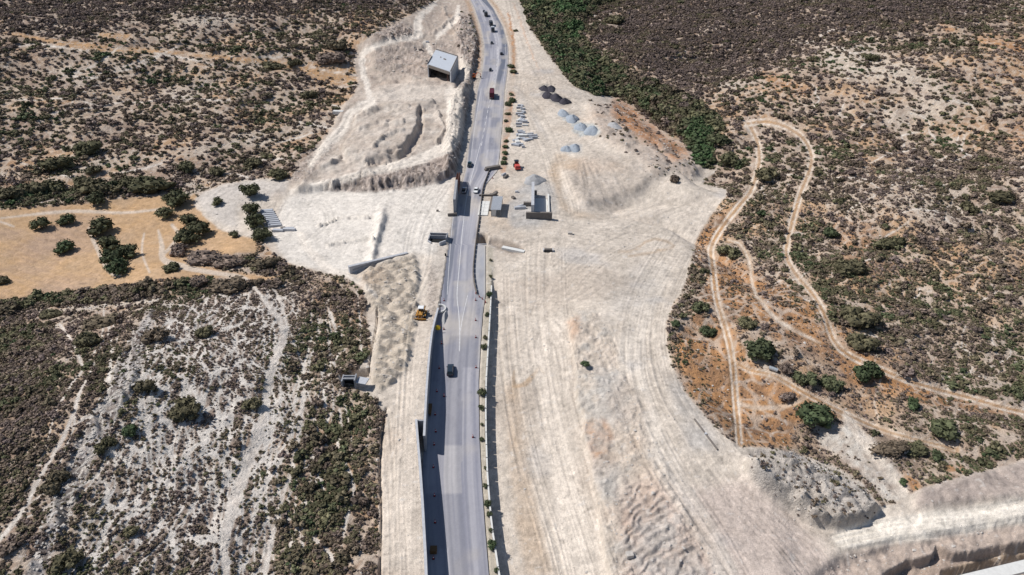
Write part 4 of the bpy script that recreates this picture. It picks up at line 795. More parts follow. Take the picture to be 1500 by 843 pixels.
# ------------------------------------------------------------------ concrete structures
def yaw(a, b):
    d = P1(*b)-P1(*a); return math.atan2(d.y, d.x)
def box_culvert():
    """square box passage standing free: roof, two side walls, open front, far end closed to keep the mouth dark"""
    f1 = P1(661, 121.5); b1 = P1(672, 106); f0 = P1(628, 114); z = min(f1.z, b1.z, f0.z)-.4
    ax = (b1-f1); ax.z = 0; Ld = ax.length; ax.normalize(); fx = (f0-f1); fx.z = 0; W = 13.0; fx.normalize()
    a = math.atan2(ax.y, ax.x); s = F/(f1.y*cp-(f1.z-CAM_H)*sp); Ht = 24.5/s/.97
    side = Vector((-math.sin(a), math.cos(a), 0)); 
    if side.dot(fx) < 0: side = -side
    W = abs((f0-f1).dot(side)); sk = (f0-f1).dot(ax)
    e = empty('box_underpass', (f1.x, f1.y, z), 0, label='free standing concrete box underpass with flat grey roof and dark open mouth', cat='underpass')
    o = Vector((0, 0, 0)); X = ax*Ld; S = side*W+ax*sk*0.9; t = .9
    def slab(name, p, q, r, h0, h1, mat):
        m = MB(); c = [p, p+q, p+q+r, p+r]; m.v = [(c_.x, c_.y, h0) for c_ in c]+[(c_.x, c_.y, h1) for c_ in c]
        m.f = [(0,3,2,1), (4,5,6,7), (0,1,5,4), (1,2,6,5), (2,3,7,6), (3,0,4,7)]; return m.build(name, mat, e)
    Sn = S.normalized()
    slab('side_wall', o, X, Sn*t, 0, Ht-.95, MAT['conc']); slab('side_wall', o+S-Sn*t, X, Sn*t, 0, Ht-.95, MAT['concd'])
    r = slab('roof', o-ax*.0, X, S, Ht-.95, Ht, MAT['roof'])
    for nm, p, q, rr in (('parapet', o+Sn*.02+ax*.02, X-ax*.04, Sn*.45), ('parapet', o+X-ax*.47+Sn*.5, ax*.45, S-Sn*.6), ('parapet', o+S-Sn*.47+ax*.02, X*.5, Sn*.45)):
        slab(nm, p, q, rr, Ht, Ht+.55, MAT['concb'])
    slab('lintel', o+Sn*.92-ax*.25, ax*.24, S-Sn*1.84, Ht-1.9, Ht-.2, MAT['concb']); slab('light_stop_wall', o+X-ax*.3+Sn*.95, ax*.25, S-Sn*1.9, .3, Ht-.98, MAT['concb'])  # added wall at the far end stops daylight so the mouth stays dark
    slab('roof_hatch', o+X*.55+S*.4, ax*1.5, Sn*2.2, Ht+.0, Ht+.35, MAT['concb']); slab('roof_hatch', o+X*.6+S*.62, ax*.9, Sn*.9, Ht+.0, Ht+.35, MAT['concb'])
    slab('floor_slab', o+Sn*.95, X, S-Sn*1.9, -.3, .25, MAT['conc'])
    q = S-Sn*1.9
    for k in (0,): slab('formwork_prop', o+Sn*1.0+q*(k+.5)/4.2+ax*2.5, ax*.5, Sn*.5, .25, Ht-.96, MAT['rebar'])
box_culvert()
def slab_wall(name, label, a, b, h, thick, mat, cat='wall', z0=-.8, panels=0, top=None, parent=None, hb=None):
    pa, pb = P1(*a), P1(*b); zz = min(pa.z, pb.z); d = (pb-pa); d.z = 0; L = d.length; ang = math.atan2(d.y, d.x)
    e = parent or empty(name, (pa.x, pa.y, zz), ang, label=label, cat=cat)
    n = max(1, panels)
    for k in range(n):
        m = MB(); x0, x1 = L*k/n+.02, L*(k+1)/n-.02; h0 = h+(((hb or h)-h)*k/n); h1 = h+(((hb or h)-h)*(k+1)/n)
        m.v = [(x0, -thick/2, z0), (x1, -thick/2, z0), (x1, thick/2, z0), (x0, thick/2, z0), (x0, -thick/2, h0), (x1, -thick/2, h1), (x1, thick/2, h1), (x0, thick/2, h0)]
        m.f = [(0,3,2,1), (4,5,6,7), (0,1,5,4), (1,2,6,5), (2,3,7,6), (3,0,4,7)]; m.build('panel', mat, e)
    return e, L, ang
# left abutment: concrete slab and the steel cage that continues it
e, L, ang = slab_wall('abutment_wall', 'tall grey concrete abutment beside the left lane casting the black shadow, with rusty reinforcement beyond', (666.5, 316), (669.8, 286), 6.6, .9, MAT['concd'], panels=4)
pa = P1(669.8, 286); pb = P1(673, 266); d = pb-pa; cl = Vector((d.x, d.y, 0)).length; cg = MB(); m2 = MB()
inv = Matrix.Rotation(-ang, 3, 'Z'); base = Vector((e.location.x, e.location.y, 0))
for i in range(26):
    q = pa.lerp(pb, i/25); hgt = 6.6-(i/25)**2*2.4+random.uniform(-.2, .3)
    for s in (-.38, .38):
        l = inv @ (Vector((q.x, q.y, 0))-base); cg.box((l.x, l.y+s, hgt/2), (.22, .09, hgt))
for k in range(14):
    z = .4+k*.46; a = inv @ (Vector((pa.x, pa.y, 0))-base); b = inv @ (Vector((pb.x, pb.y, 0))-base); f = min(1, math.sqrt(max(0, (6.6-z)/2.4)))
    for s in (-.42, .42):
        bb = a.lerp(b, f); m2.tube((a.x, a.y+s, z), (bb.x, bb.y+s, z), .06, .06, 4)
cg.build('reinforcement_bars', MAT['rebar'], e)['kind'] = 'stuff'; m2.build('horizontal_bars', MAT['rebar'], e)['kind'] = 'stuff'
MB().box((-.9, .9, .7), (.5, 3.4, 1.4), rz=.15).build('wing_stub', MAT['concb'], e)
# right abutment on its gravel bed
e, L, ang = slab_wall('abutment', 'tall grey concrete abutment wall with low end walls standing in the oval gravel bed', (780, 319.5), (780.5, 285), 5.4, 1.1, MAT['conc'], panels=5)
pp = lambda u, v: Matrix.Rotation(-ang, 3, 'Z') @ (Vector((P1(u, v).x, P1(u, v).y, 0))-Vector((e.location.x, e.location.y, 0)))
MB().box((L/2, -3.2, -.6), (L*.96, 5.2, .7)).build('footing_slab', MAT['concw'], e)
MB().box((-.3, -2.4, 1.0), (1.0, 9.6, 3.2)).build('end_wall', MAT['concb'], e); MB().box((L*.55, -6.1, .05), (L*.82, .55, 1.3)).build('kerb_wall', MAT['concw'], e)
MB().box((L*.5, 2.0, .6), (1.0, 3.0, 1.9)).build('buttress', MAT['concb'], e)
MB().box((L*.85, -1.1, 2.2), (.8, 1.0, 1.6)).build('bracket', MAT['concb'], e)
for (u, v), sz, rz, lb, mt in [((762, 306), (4.6, 1.3, .9), 8, 'white concrete beam lying left of the gravel bed abutment', 'block'), ((764, 302), (3.4, .8, .5), 25, 'short pale beam resting behind the white beam by the gravel bed', 'block'), ((752, 291), (1.8, 1.2, .8), 120, 'small brown lump of rubble left of the gravel bed', 'concb'),
        ((741, 260), (3.2, 1.0, .8), 60, 'grey slab fragment leaning beside the verge end below the roller', 'concb'), ((738, 257), (2.4, .9, .8), 50, 'dark slab fragment beside the leaning one below the roller', 'conc'), ((757, 282), (1.4, 1, .6), 0, 'small grey block between roller and gravel bed', 'conc')]:
    p = P1(u, v); o = MB().box((0, 0, sz[2]/2), sz, taper=(.92, .85)).box((sz[0]*.2, 0, sz[2]+.06), (sz[0]*.4, sz[1]*.5, .12)).build('concrete_beam', MAT[mt]); o.location = p; o.rotation_euler = (0, 0, R(rz)); tag(o, lb, 'beam')
# site shed and slab
p = P1(728, 308); s = scale_at0 = F/(p.y*cp-(p.z-CAM_H)*sp)
sh = empty('site_shed', p, R(-3), label='site shed with a pale ribbed metal roof and open shaded sides by the traffic barriers', cat='shed')
W_, D_ = 14.5/s, 11.5
rf = MB().box((0, 0, 2.95), (W_, D_, .12)).build('roof', MAT['roof'], sh)
for k in range(13): MB().box((-W_/2+W_*(k+.5)/13, 0, 3.04), (.07, D_-.1, .06)).build('roof_rib', MAT['chrome'], rf)
for i in (-1, 1):
    for j in (-1, 1): MB().box((i*(W_/2-.15), j*(D_/2-.2), 1.4), (.16, .16, 2.95)).build('post', MAT['chrome'], sh)
MB().box((-.25*W_, 0, 1.3), (W_*.45, D_*.9, 2.5)).build('wall', MAT['concw'], sh)
p = P1(711.5, 306); sl = empty('concrete_slab', p, R(-3), label='flat white concrete slab between the traffic barriers and the shed', cat='slab')
for i in range(2):
    for j in range(4): MB().box((-1.55+i*1.85, -3.6+j*3.0-1.0, .12), (1.78, 2.9, .5)).build('paving_slab', MAT['concw'], sl)
o = MB().box((0, 0, .35), (.8, 11.2, .75)).box((.55, 0, .5), (.12, 11.2, 1.0)).build('formwork_beam', MAT['concb']); o.location = P1(719.3, 300); o.rotation_euler = (0, 0, R(-3)); tag(o, 'long brown formwork beam wedged between white slab and shed', 'beam')
o = MB().box((0, 0, .35), (5.5, .5, .7)).box((3.4, .6, .5), (1.8, .7, .9), rz=.8).build('timber_pile', MAT['concb']); o.location = P1(712, 287.5); o.rotation_euler = (0, 0, R(0)); tag(o, 'dark timbers lying along the upper edge of the white slab', 'timber')
o = MB().box((0, 0, .35), (.9, 4.0, .8), rz=-.5).box((-1.2, -1, .35), (1.2, 1.2, .7)).build('timber_pile', MAT['concb']); o.location = P1(724, 285); tag(o, 'slanting dark timbers just above the shed roof', 'timber')
# culvert headwalls
e = empty('culvert_headwall', P1(752, 370), yaw((740, 365), (765, 369)), label='pale concrete culvert headwall with dark slot in the gully right of the road', cat='headwall')
MB().box((0, 0, .3), (8.2, 1.5, 2.2)).build('head_wall', MAT['concw'], e); MB().box((.5, 1.35, .1), (6.8, 1.1, 1.6)).build('slot_shade_block', MAT['concb'], e); MB().box((4.4, -1.2, -.2), (.5, 3.2, 1.4), rz=-.6).build('wing_wall', MAT['concd'], e); MB().box((0, -1.1, -.7), (5.5, 1.2, .6)).build('apron', MAT['concb'], e)  # solid dark block stands in for the shade in the culvert opening
e = empty('culvert_inlet', P1(642, 352), R(-4), label='open concrete inlet box on the pale bench left of the road', cat='inlet')
for c, dd in (((0, 2.2, .7), (6.4, .35, 1.9)), ((-3.1, .2, .5), (.35, 3.7, 1.5)), ((3.1, .2, .9), (.35, 3.7, 2.2)), ((0, .7, .7), (5.8, .25, 1.5))): MB().box(c, dd).build('inlet_wall', MAT['concd'], e)
MB().box((0, -.6, -.15), (5.8, 2.6, .5)).build('inlet_shade_floor', MAT['dark'], e); MB().box((2.0, -3.0, .5), (.4, 2.6, 1.5), rz=-.8).build('wing_wall', MAT['conc'], e); MB().box((-2.7, -2.2, .2), (.35, 1.6, 1.0), rz=.9).build('wing_wall', MAT['conc'], e)  # floor coloured black to stand in for the shade inside the inlet
e = empty('culvert_headwall', P1(513, 565), 0, label='small concrete culvert portal in the cutting at the scrub edge left of the bench', cat='headwall'); e.scale = (.78,)*3
for c, dd in (((-2.0, 0, 1.3), (.4, 3.2, 3.6)), ((2.0, 0, 1.5), (.4, 3.2, 4.0)), ((0, -.5, 3.1), (3.6, .35, .5)), ((0, .8, 3.2), (3.6, .35, .45))): MB().box(c, dd).build('portal_wall', MAT['concd'], e)
MB().box((0, .2, 2.7), (3.6, 1.0, .25)).build('portal_roof', MAT['concd'], e); MB().box((0, .9, 1.2), (3.6, .3, 3)).build('portal_shade_panel', MAT['dark'], e); MB().box((4.1, -.3, 2.2), (3.4, 3.0, .35), rz=-.25).build('landing_slab', MAT['conc'], e)  # black panel in the portal mouth paints the shade of its opening
e, L, ang = slab_wall('concrete_wall', 'long low diagonal concrete wall with a wedge of shadow above the dumped soil heaps', (512, 400.5), (597, 371), 2.7, 1.0, MAT['conc'], panels=6, z0=-.8, hb=.3)
MB().box((L*.3, -.55, 1.2), (L*.5, .1, .5)).build('ledge', MAT['concd'], e)
e, L, ang = slab_wall('pit_wall', 'dark earth retaining board round the black pit beside the barrier line', (698, 358.4), (713, 358.4), .25, .3, MAT['conc'], z0=-3.6)
# blocks and slabs
def block(u, v, size, rz, label, mat='block', z=0, cat='block', name='concrete_block', group=None):
    p = P1(u, v); o = MB().box((0, 0, size[2]/2), size, taper=(.96, .94)).build(name, MAT[mat]); o.location = (p.x, p.y, p.z+z-.05); o.rotation_euler = (0, 0, R(rz)); tag(o, label, cat, group); return o
for k in range(9):
    t = k/8; u = 391+t*12+(k % 2)*.4; v = 311+t*21.5
    block(u, v, (4.7, 1.0 if k else 1.7, 1.0), 10, ['topmost wide slab of the stack beside the tree clump', 'second', 'third'][0] if k == 0 else f'white concrete slab in the row beside the tree clump, {["","second","third","fourth","fifth","sixth","seventh","eighth","last"][k]} from the top', 'block', cat='slab', name='concrete_slab')
block(408, 339.5, (4.0, 1.3, .9), -4, 'low concrete slab just under the row of white slabs', cat='slab', name='concrete_slab')
block(415, 336, (1.6, 1.4, .8), 30, 'small dark lump between the slab row and the lone beam', 'concb')
block(424, 338, (4.6, 1.2, .9), -3, 'lone grey concrete beam right of the white slab row', 'conc', cat='beam', name='concrete_beam'); block(423, 335, (3.8, .8, .5), 2, 'thin pale plank behind the lone grey beam', 'block', cat='plank', name='plank')
BR = [(761,154.5,2.2,1.0,0),(765,155,1.2,1.6,20),(761,158,3.4,1.0,5),(766,160,2.6,1.0,12),(762,162.5,3.6,.9,0),(767,164.5,1.8,1.6,50),(761,166.5,4.0,1.2,0),(762,170,2.6,1.2,-10),(766,171.5,2.4,1.3,10),(759.5,176,1.0,4.0,-25),(762.5,176,1.0,4.0,-25),(765.5,177,1.0,3.6,-25),(769,178.5,2.6,1.8,10),(760,181.5,3.2,.9,0),(769,183.5,3.0,1.0,0),(760,185,2.8,.6,0)]
BL2 = [(762,192.5,2.8,.8,0),(764,194.5,3.4,1.4,-5),(767,197,2.0,1.0,20),(761,198,3.2,1.6,10),(766,199.5,4.4,1.6,0),(772,199,4.6,1.6,0),(777,196,3.0,.8,10),(780,199,4.8,.9,0),(781,202,4.4,.9,0),(759,203,1.6,1.6,30),(764,203,3.4,1.4,0),(770,205,2.6,2.2,40),(775,204,3.6,1.4,20),(755,205.5,2.8,1.4,30),(758,208,2.0,2.8,10),(756,212,3.6,2.4,-20),(762,212,3.0,1.4,-10),(766.5,215.5,1.4,1.0,0),(751,212,1.4,1.2,0)]
for nm, lst, wh in (('upper', BR, 'upper cluster of white precast blocks right of the road verge'), ('lower', BL2, 'lower cluster of white precast blocks right of the road verge')):
    for k, (u, v, a, b, rz) in enumerate(lst):
        block(u, v+1, (a, b, random.uniform(.7, 1.2)), rz+random.uniform(-6, 6), f'white concrete block lying in the {wh}'.replace('right of the road verge', 'beside the verge'), ('block', 'block', 'conc', 'silver' if False else 'block', 'concw')[k % 5], name='precast_block', group=f'{nm} cluster of precast blocks beside the road verge')
# u shaped trough and other single items
e = empty('concrete_trough', P1(803, 368), 0, label='small dark concrete trough alone on the pale plain below the gravel bed', cat='trough')
MB().box((0, 0, .45), (2.6, .9, .9)).build('trough_body', MAT['concb'], e)
for s in (-1, 1): MB().box((s*1.6, -.1, .35), (.3, 1.5, .8)).build('end_plate', MAT['conc'], e)
MB().box((0, -.75, .12), (3.0, .5, .25)).build('base_plate', MAT['dark'], e)
e = empty('water_tank', P1(1132.5, 543), R(-35), label='white plastic tank lying on its side by the right hand track', cat='tank'); e.scale = (.75,)*3
MB().cyl((0, 0, .7), .7, 3.0, 'x', 14).build('tank_body', MAT['silver'], e)
for s in (-.8, 0, .8): MB().cyl((s, 0, .7), .74, .12, 'x', 14).build('band', MAT['silver'], e)
e = empty('pipe', P1(1017, 615), 0, label='long thin dark pipe laid along the right edge of the pale plain', cat='pipe'); b = P1(1051, 660)-Vector(e.location); MB().tube((0, 0, .2), b+Vector((0, 0, .2)), .22, .22, 8).build('pipe_length', MAT['concb'], e)
MB().cyl(b*.5+Vector((0, 0, .2)), .3, .5, 'z', 8).build('coupling', MAT['conc'], e)
block(496, 167, (5.5, 2.2, 1.6), -8, 'white concrete culvert piece at the left rim of the earthworks', 'concw', name='culvert_piece')
block(626, 62.5, (2.2, 1.4, .9), 0, 'tiny pale block on the far slope behind the concrete box', 'block')
block(616, 74, (2.4, 1.6, 1.0), 20, 'dark boulder on the slope left of the concrete box', 'concb', name='boulder', cat='boulder')
block(652.6, 375, (.5, .5, .9), 0, 'dark marker post on the dark left lane edge', 'dark', name='marker_post', cat='post')
block(641, 310, (.9, .6, .7), 0, 'dark stone alone on the white bench left of the abutment', 'concb', name='stone', cat='stone')
block(835, 343, (1.6, 1.0, .8), 0, 'pale boulder on the plain under the spoil fan', 'rock', name='boulder', cat='boulder')
block(1325, 663, (1.3, 1.1, 1.0), 10, 'white boulder beside the low bush row at the lower right', 'rock', name='boulder', cat='boulder'); block(1348, 666, (1.3, 1.2, 1.0), 40, 'grey white boulder between two low bushes at the lower right', 'rock', name='boulder', cat='boulder')
block(922, 815, (1.4, 1.2, .9), 10, 'single pale boulder on the broken bank near the frame bottom', 'rock', name='boulder', cat='boulder')
block(699.5, 696, (1, .8, .6), 0, 'small stone on the road shoulder', 'dark', name='stone', cat='stone') if False else None
# road works furniture
def cone(u, v, label, group=None, first=[None]):
    if first[0] is None:
        e = empty('traffic_cone', (0, 0, 0)); MB().box((0, 0, .03), (.5, .5, .06)).build('base', MAT['dark'], e); MB().cyl((0, 0, .5), .22, .9, n=10, r2=.05).build('cone_body', MAT['conered'], e); MB().cyl((0, 0, .55), .165, .18, n=10, r2=.13).build('stripe', MAT['white'], e); first[0] = e; o = e
    else: o = link_copy(first[0])
    x, y = G(u, v); z = float(land_z(np.array([x]), np.array([y]))[0]); xa, xb = road_x(np.array([y])); z = .04 if xa[0] < x < xb[0] else z
    o.location = (x, y, z); o.scale = (.95,)*3; tag(o, label, 'cone', group)
for (u, v), w in [((650.5,441),'nearest the bulldozer'),((650.3,483),'on the left shoulder under the rubble heap'),((647,504),'at the tip of the wall shadow'),((643.5,540),'in the wall shadow left of the dark car'),((640,574),'in the wall shadow below the dark car'),((650.5,581),'on the edge of the wall shadow below the dark car'),
    ((637.5,608),'in the shadow level with the wall step'),((638.4,633),'in the shadow right under the wall step'),((636,652),'at the corner notch of the wall shadow'),((635,685),'in the lower wall shadow, uppermost'),((636.5,727),'in the lower wall shadow, second down'),((637.5,766),'in the lower wall shadow above the square crate'),((635,819),'in the lower wall shadow below the square crate'),
    ((696.7,440.5),'right lane edge beside the rope fence'),((696.7,470),'right lane edge, next below the rope fence'),((697,495),'right lane edge above the dark car'),((697.3,539),'right lane edge level with the dark car'),((692.8,641),'lone one on the right half of the lower road'),((645,480),'beside the yellow board'),((722,262),'right of the barrier bend'),((673.5,256),'on the pale verge left of the teal pickup')]:
    cone(u, v, 'red and white traffic cone '+w)
o = MB().box((0, 0, .55), (1.25, 1.15, 1.0)).box((0, 0, 1.08), (1.35, 1.25, .08)).build('crate', MAT['brownp']); o.location = (*G(635.5, 809), 0.05); tag(o, 'square brown crate standing in the wall shadow near the frame bottom', 'crate')
e = empty('road_sign', (*G(641.5, 489), 0.02), 0, label='round yellow board standing in the narrow wall shadow below the bulldozer', cat='sign'); MB().cyl((0, 0, .9), .07, 1.8, n=6).build('pole', MAT['chrome'], e); MB().cyl((0, -.1, 1.7), .75, .06, 'y', 16).build('sign_board', MAT['sign'], e); e.rotation_euler = (R(-25), 0, 0)
o = MB().box((0, 0, .9), (.9, 3.6, .12), rz=0).box((-.35, 0, .4), (.08, 3.4, .9)).box((.35, 0, .4), (.08, 3.4, .9)).build('wooden_panel', MAT['brownp']); o.location = (*G(629.8, 603), 0); tag(o, 'brown timber panel leaning inside the wall shadow above the wall step', 'panel')
# pale curved kerb ring at the wall end
e = empty('kerb_ring', (*G(645, 454), .1), 0, label='pale curved concrete kerb ring at the upper end of the retaining wall', cat='kerb')
pr = []
for k in range(15):
    a = R(115)-R(250)*k/14; MB().box((1.75*math.cos(a)-.2, 1.9*math.sin(a), .3), (.42, .5, .6), rz=a).build('kerb_stone', MAT['concw'], e)
# the channel at the lower right corner
a = P1(1395, 850); 
def G3(u, v, z): x, y = G(u, v, z); return (x, y, z)
zc = -6.2
ch = MB(); q = [G3(1392, 846, zc), G3(1500, 820, zc), G3(1760, 760, zc), G3(1800, 790, zc), G3(1500, 838, zc), G3(1480, 843, zc), G3(1400, 862, zc)]
ch.v = q+[(x, y, z-.8) for x, y, z in q]; n = len(q); ch.f = [tuple(range(n))[::-1]]+[tuple(range(n, 2*n))]+[(i, (i+1) % n, n+(i+1) % n, n+i) for i in range(n)]
o = ch.build('concrete_channel', MAT['concw']); tag(o, 'pale blue white concrete channel crossing the lower right corner', 'channel')
bm_ = bmesh.new(); bm_.from_mesh(o.data); bmesh.ops.recalc_face_normals(bm_, faces=bm_.faces); bm_.to_mesh(o.data); bm_.free()

# gravel and asphalt heaps
MAT['dgrav'] = ground_mat('dark_millings', attr=False, base=col(66,64,72), nscale=2.0, bump=.3); MAT['bgrav'] = ground_mat('blue_gravel', attr=False, base=col(150,158,168), nscale=2.0, bump=.3); MAT['ggrav'] = ground_mat('grey_gravel', attr=False, base=col(160,160,162), nscale=2.0, bump=.3)
def heap(u, v, w, dep, h, mat, label, seed, rz=0):
    """w, dep: size on the ground in photo pixels across and in metres deep"""
    p = P1(u, v); s = F/(p.y*cp-(p.z-CAM_H)*sp); rx = w/2/s; r = np.random.default_rng(seed); nr, na = 9, 30; V = [(0, 0, h)]; Fc = []
    a = np.linspace(0, 2*np.pi, na, endpoint=False); edge = 1+.10*np.sin(2*a+r.uniform(0, 6))+.08*np.sin(3*a+r.uniform(0, 6))+.05*np.sin(5*a+r.uniform(0, 6))
    for i in range(1, nr+1):
        t = i/nr
        for k in range(na):
            x = rx*edge[k]*t*math.cos(a[k]); y = dep*edge[k]*t*math.sin(a[k]); hh = h*max(0, (1-t**1.25))*(1+.18*vn(np.array(x*.9+seed), np.array(y*.9))+.08*vn(np.array(x*2.3), np.array(y*2.3+seed)))
            V.append((x, y, float(hh)-(.35 if i == nr else 0)))
    for k in range(na): Fc.append((0, 1+k, 1+(k+1) % na))
    for i in range(nr-1):
        for k in range(na): Fc.append((1+i*na+k, 1+(i+1)*na+k, 1+(i+1)*na+(k+1) % na, 1+i*na+(k+1) % na))
    o = mesh_obj('gravel_heap', V, Fc, MAT[mat], smooth=True); o.location = p-Vector((0, 0, .05)); o.rotation_euler = (0, 0, R(rz)); tag(o, label, 'heap')
for i, q in enumerate([(797,131,18,5,2.2,'dgrav','dark asphalt heap, farthest of the black group beside the site entrance'),(807,131,16,6,2.0,'dgrav','dark asphalt heap at the upper right of the black group'),(802,141,20,6,2.6,'dgrav','dark asphalt heap at the lower left of the black group'),(814,145,22,6,3.0,'dgrav','largest dark asphalt heap in the middle of the black group'),(827,150,19,5,2.4,'dgrav','rightmost dark asphalt heap of the black group'),
    (825,167,18,6,2.2,'bgrav','blue grey gravel heap below the black heaps, upper left one'),(838,175,22,6,2.4,'bgrav','blue grey gravel heap adjoining the upper left one'),(851,188,24,6,2.4,'bgrav','broad blue grey gravel heap at the middle of the gravel row'),(868,193,24,6,2.8,'bgrav','darkest blue grey gravel heap at the lower right end of the row'),
    (830,219,18,4,1.6,'bgrav','left half of the small gravel heap below the gravel row'),(842,218,20,5,2.0,'bgrav','right half of the small gravel heap below the gravel row'),(783,265,36,5,2.6,'ggrav','grey gravel heap behind the abutment on the oval gravel bed'),(900,186,22,6,1.8,'ggrav','faint grey rubble heap right of the gravel row'),
    (651.5,466,9,4.5,1.4,'ggrav','grey rubble heap on the road shoulder below the kerb ring'),(652.5,458,8,2.5,.8,'ggrav','small rubble tip against the kerb ring')]): heap(*q, seed=40+i)
# ------------------------------------------------------------------ vegetation
_ico = None
def ico(sub=1):
    bm = bmesh.new(); bmesh.ops.create_icosphere(bm, subdivisions=sub, radius=1); v = np.array([p.co[:] for p in bm.verts]); f = [[q.index for q in t.verts] for t in bm.faces]; bm.free(); return v, np.array(f)
ICO1 = ico(1); ICO2 = ico(2)
def foliage(seed, lobes, nleaf, lsize, flat=.8, core=.8, up=.25, spread=.62, sub=1):
    """a crown of unit radius: lobes with leaf sprays all through their outer shell"""
    r = np.random.default_rng(seed); V = []; Fc = []; b = 0
    ang = r.uniform(0, 2*np.pi, lobes); rad = spread*np.sqrt(r.uniform(.02, 1, lobes)); C = np.c_[np.cos(ang)*rad, np.sin(ang)*rad, r.uniform(.12, .75, lobes)*flat*(1-.55*rad)+up]
    S = r.uniform(.28, .5, lobes)*(1.15-.35*rad)
    if lobes == 1: C[:] = (0, 0, up+.2); S[:] = .72
    iv, jf = ICO1 if sub == 1 else ICO2
    for c, s in zip(C, S):
        q = iv*(1+r.uniform(-.22, .22, (len(iv), 1)))*s*core*np.array([1, 1, .85])+c; q[:, 2] = np.maximum(q[:, 2], -.02); V.append(q); Fc += (jf+b).tolist(); b += len(iv)
    w = S**2; li = r.choice(lobes, nleaf, p=w/w.sum()); d = r.normal(size=(nleaf, 3)); d[:, 2] = d[:, 2]*.9+.35; d /= np.linalg.norm(d, axis=1)[:, None]
    cen = C[li]+d*S[li][:, None]*r.uniform(.78, 1.12, (nleaf, 1))*np.array([1, 1, .85]); cen[:, 2] = np.maximum(cen[:, 2], .02)
    nrm = d+r.normal(size=(nleaf, 3))*.55; nrm /= np.linalg.norm(nrm, axis=1)[:, None]
    t = np.cross(nrm, r.normal(size=(nleaf, 3))); t /= np.linalg.norm(t, axis=1)[:, None]; w2 = np.cross(nrm, t); sz = lsize*r.uniform(.6, 1.35, (nleaf, 1))
    for a, e in ((-1, -.55), (.9, -.7), (1.1, .5), (-.6, .8)): V.append((cen+t*sz*a+w2*sz*e)[:, None, :]) if False else None
    quad = np.stack([cen-t*sz-w2*sz*.5, cen+t*sz*.3-w2*sz*.75, cen+t*sz+w2*sz*.4, cen-t*sz*.4+w2*sz*.7], 1).reshape(-1, 3)
    V.append(quad); Fc += (np.arange(nleaf*4).reshape(-1, 4)+b).tolist()
    return np.vstack(V), Fc
def leaf_mesh(name, *a, **k):
    v, f = foliage(*a, **k); me = bpy.data.meshes.new(name); me.from_pydata(v.tolist(), [], f); me.update(); me.materials.append(MAT['leaf']); return me
SHRUBS = [leaf_mesh('scrub_bush', 300+i, 3+i % 4, 70, .15) for i in range(6)]
TUFTS = [leaf_mesh('tuft', 400+i, 1+i % 2, 20, .26) for i in range(4)]
BUSHES = [leaf_mesh('bush_crown', 500+i, 9+i, 420, .085, spread=.66) for i in range(5)]
CROWNS = [leaf_mesh('tree_crown', 600+i, 12+i, 520, .085, flat=1.0, up=.35, spread=.66, core=.72) for i in range(5)]
def put(me, name, loc, r, hz=1.0, rz=None, tint=.5, shade=1.0, parent=None, sx=1.0):
    o = bpy.data.objects.new(name, me); COL.objects.link(o); o.parent = parent
    o.location = loc; o.rotation_euler = (0, 0, random.uniform(0, 6.28) if rz is None else rz); o.scale = (r*sx, r/sx**.5, r*hz); o['tint'] = float(min(tint, .9)*.92); o['shade'] = float(shade); return o
def scale_at(p): return F/(p[1]*cp-(p[2]-CAM_H)*sp)
def trunk_mesh(seed):
    r = random.Random(seed); m = MB(); m.tube((0, 0, -.15), (r.uniform(-.05, .05), r.uniform(-.05, .05), .32), .085, .055, 7); top = Vector((0, 0, .3))
    for k in range(4):
        a = k*1.6+r.uniform(-.4, .4); e = Vector((math.cos(a)*.35, math.sin(a)*.35, r.uniform(.55, .8))); m.tube(top, e, .045, .018, 5)
        m.tube(e.lerp(top, .4), e+Vector((r.uniform(-.2, .2), r.uniform(-.2, .2), .12)), .025, .01, 4)
    me = m.build('t', MAT['bark']); d = me.data; bpy.data.objects.remove(me); d.name = 'trunk'; return d
TRUNKS = [trunk_mesh(i) for i in range(3)]
def tree(u, v, w, label, cat='tree', tint=.75, shade=.8, tall=1.0, name='olive_tree', group=None):
    p = P1(u, v+.24*w*tall); s = scale_at(p); r = w/2/s*1.12
    e = empty(name, p, 0, label=label, cat=cat, group=group)
    c = put(random.choice(CROWNS), 'crown', (0, 0, -.08*r), r, tall*.88, tint=tint, shade=shade, parent=e)
    t = bpy.data.objects.new('trunk', random.choice(TRUNKS)); COL.objects.link(t); t.parent = e; t.scale = (r*1.0, r*1.0, r*1.15*tall)
    return e
def bush(u, v, w, label, tint=.5, shade=.9, hz=.85, sx=1.0, name='large_bush', cat='bush', group=None, rz=None):
    p = P1(u, v+.22*w*hz); s = scale_at(p); r = w/2/s*1.1; p.z -= .12*r
    o = put(random.choice(BUSHES), name, p, r, hz, tint=tint, shade=shade, sx=sx, rz=0 if sx != 1 else rz); tag(o, label, cat, group); return o
TAKEN = []
def T(*a, **k): TAKEN.append((a[0], a[1], a[2])); tree(*a, **k)
def B(*a, **k): TAKEN.append((a[0], a[1], a[2])); bush(*a, **k)
G_, H_ = .8, .85
T(62,329,28,'round dark tree leftmost of the three lone trees in the ochre field', tint=.72, shade=.8)
T(99,321,26,'lone tree in the ochre field, uppermost of the three', tint=.78, shade=.85)
T(95,361,30,'lighter green lone tree in the ochre field, lowest of the three', tint=.85, shade=1.0)
T(144,291,30,'dark spreading tree at the upper edge of the ochre field', tint=.7, shade=.65)
T(147,331,40,'big dark tree at the upper end of the tree row splitting the field', tint=.66, shade=.68)
T(160,357,36,'dark tree second from the top in the tree row splitting the field', tint=.68, shade=.65)
T(190,368,32,'leaning tree on the right flank of the tree row splitting the field', tint=.7, shade=.72)
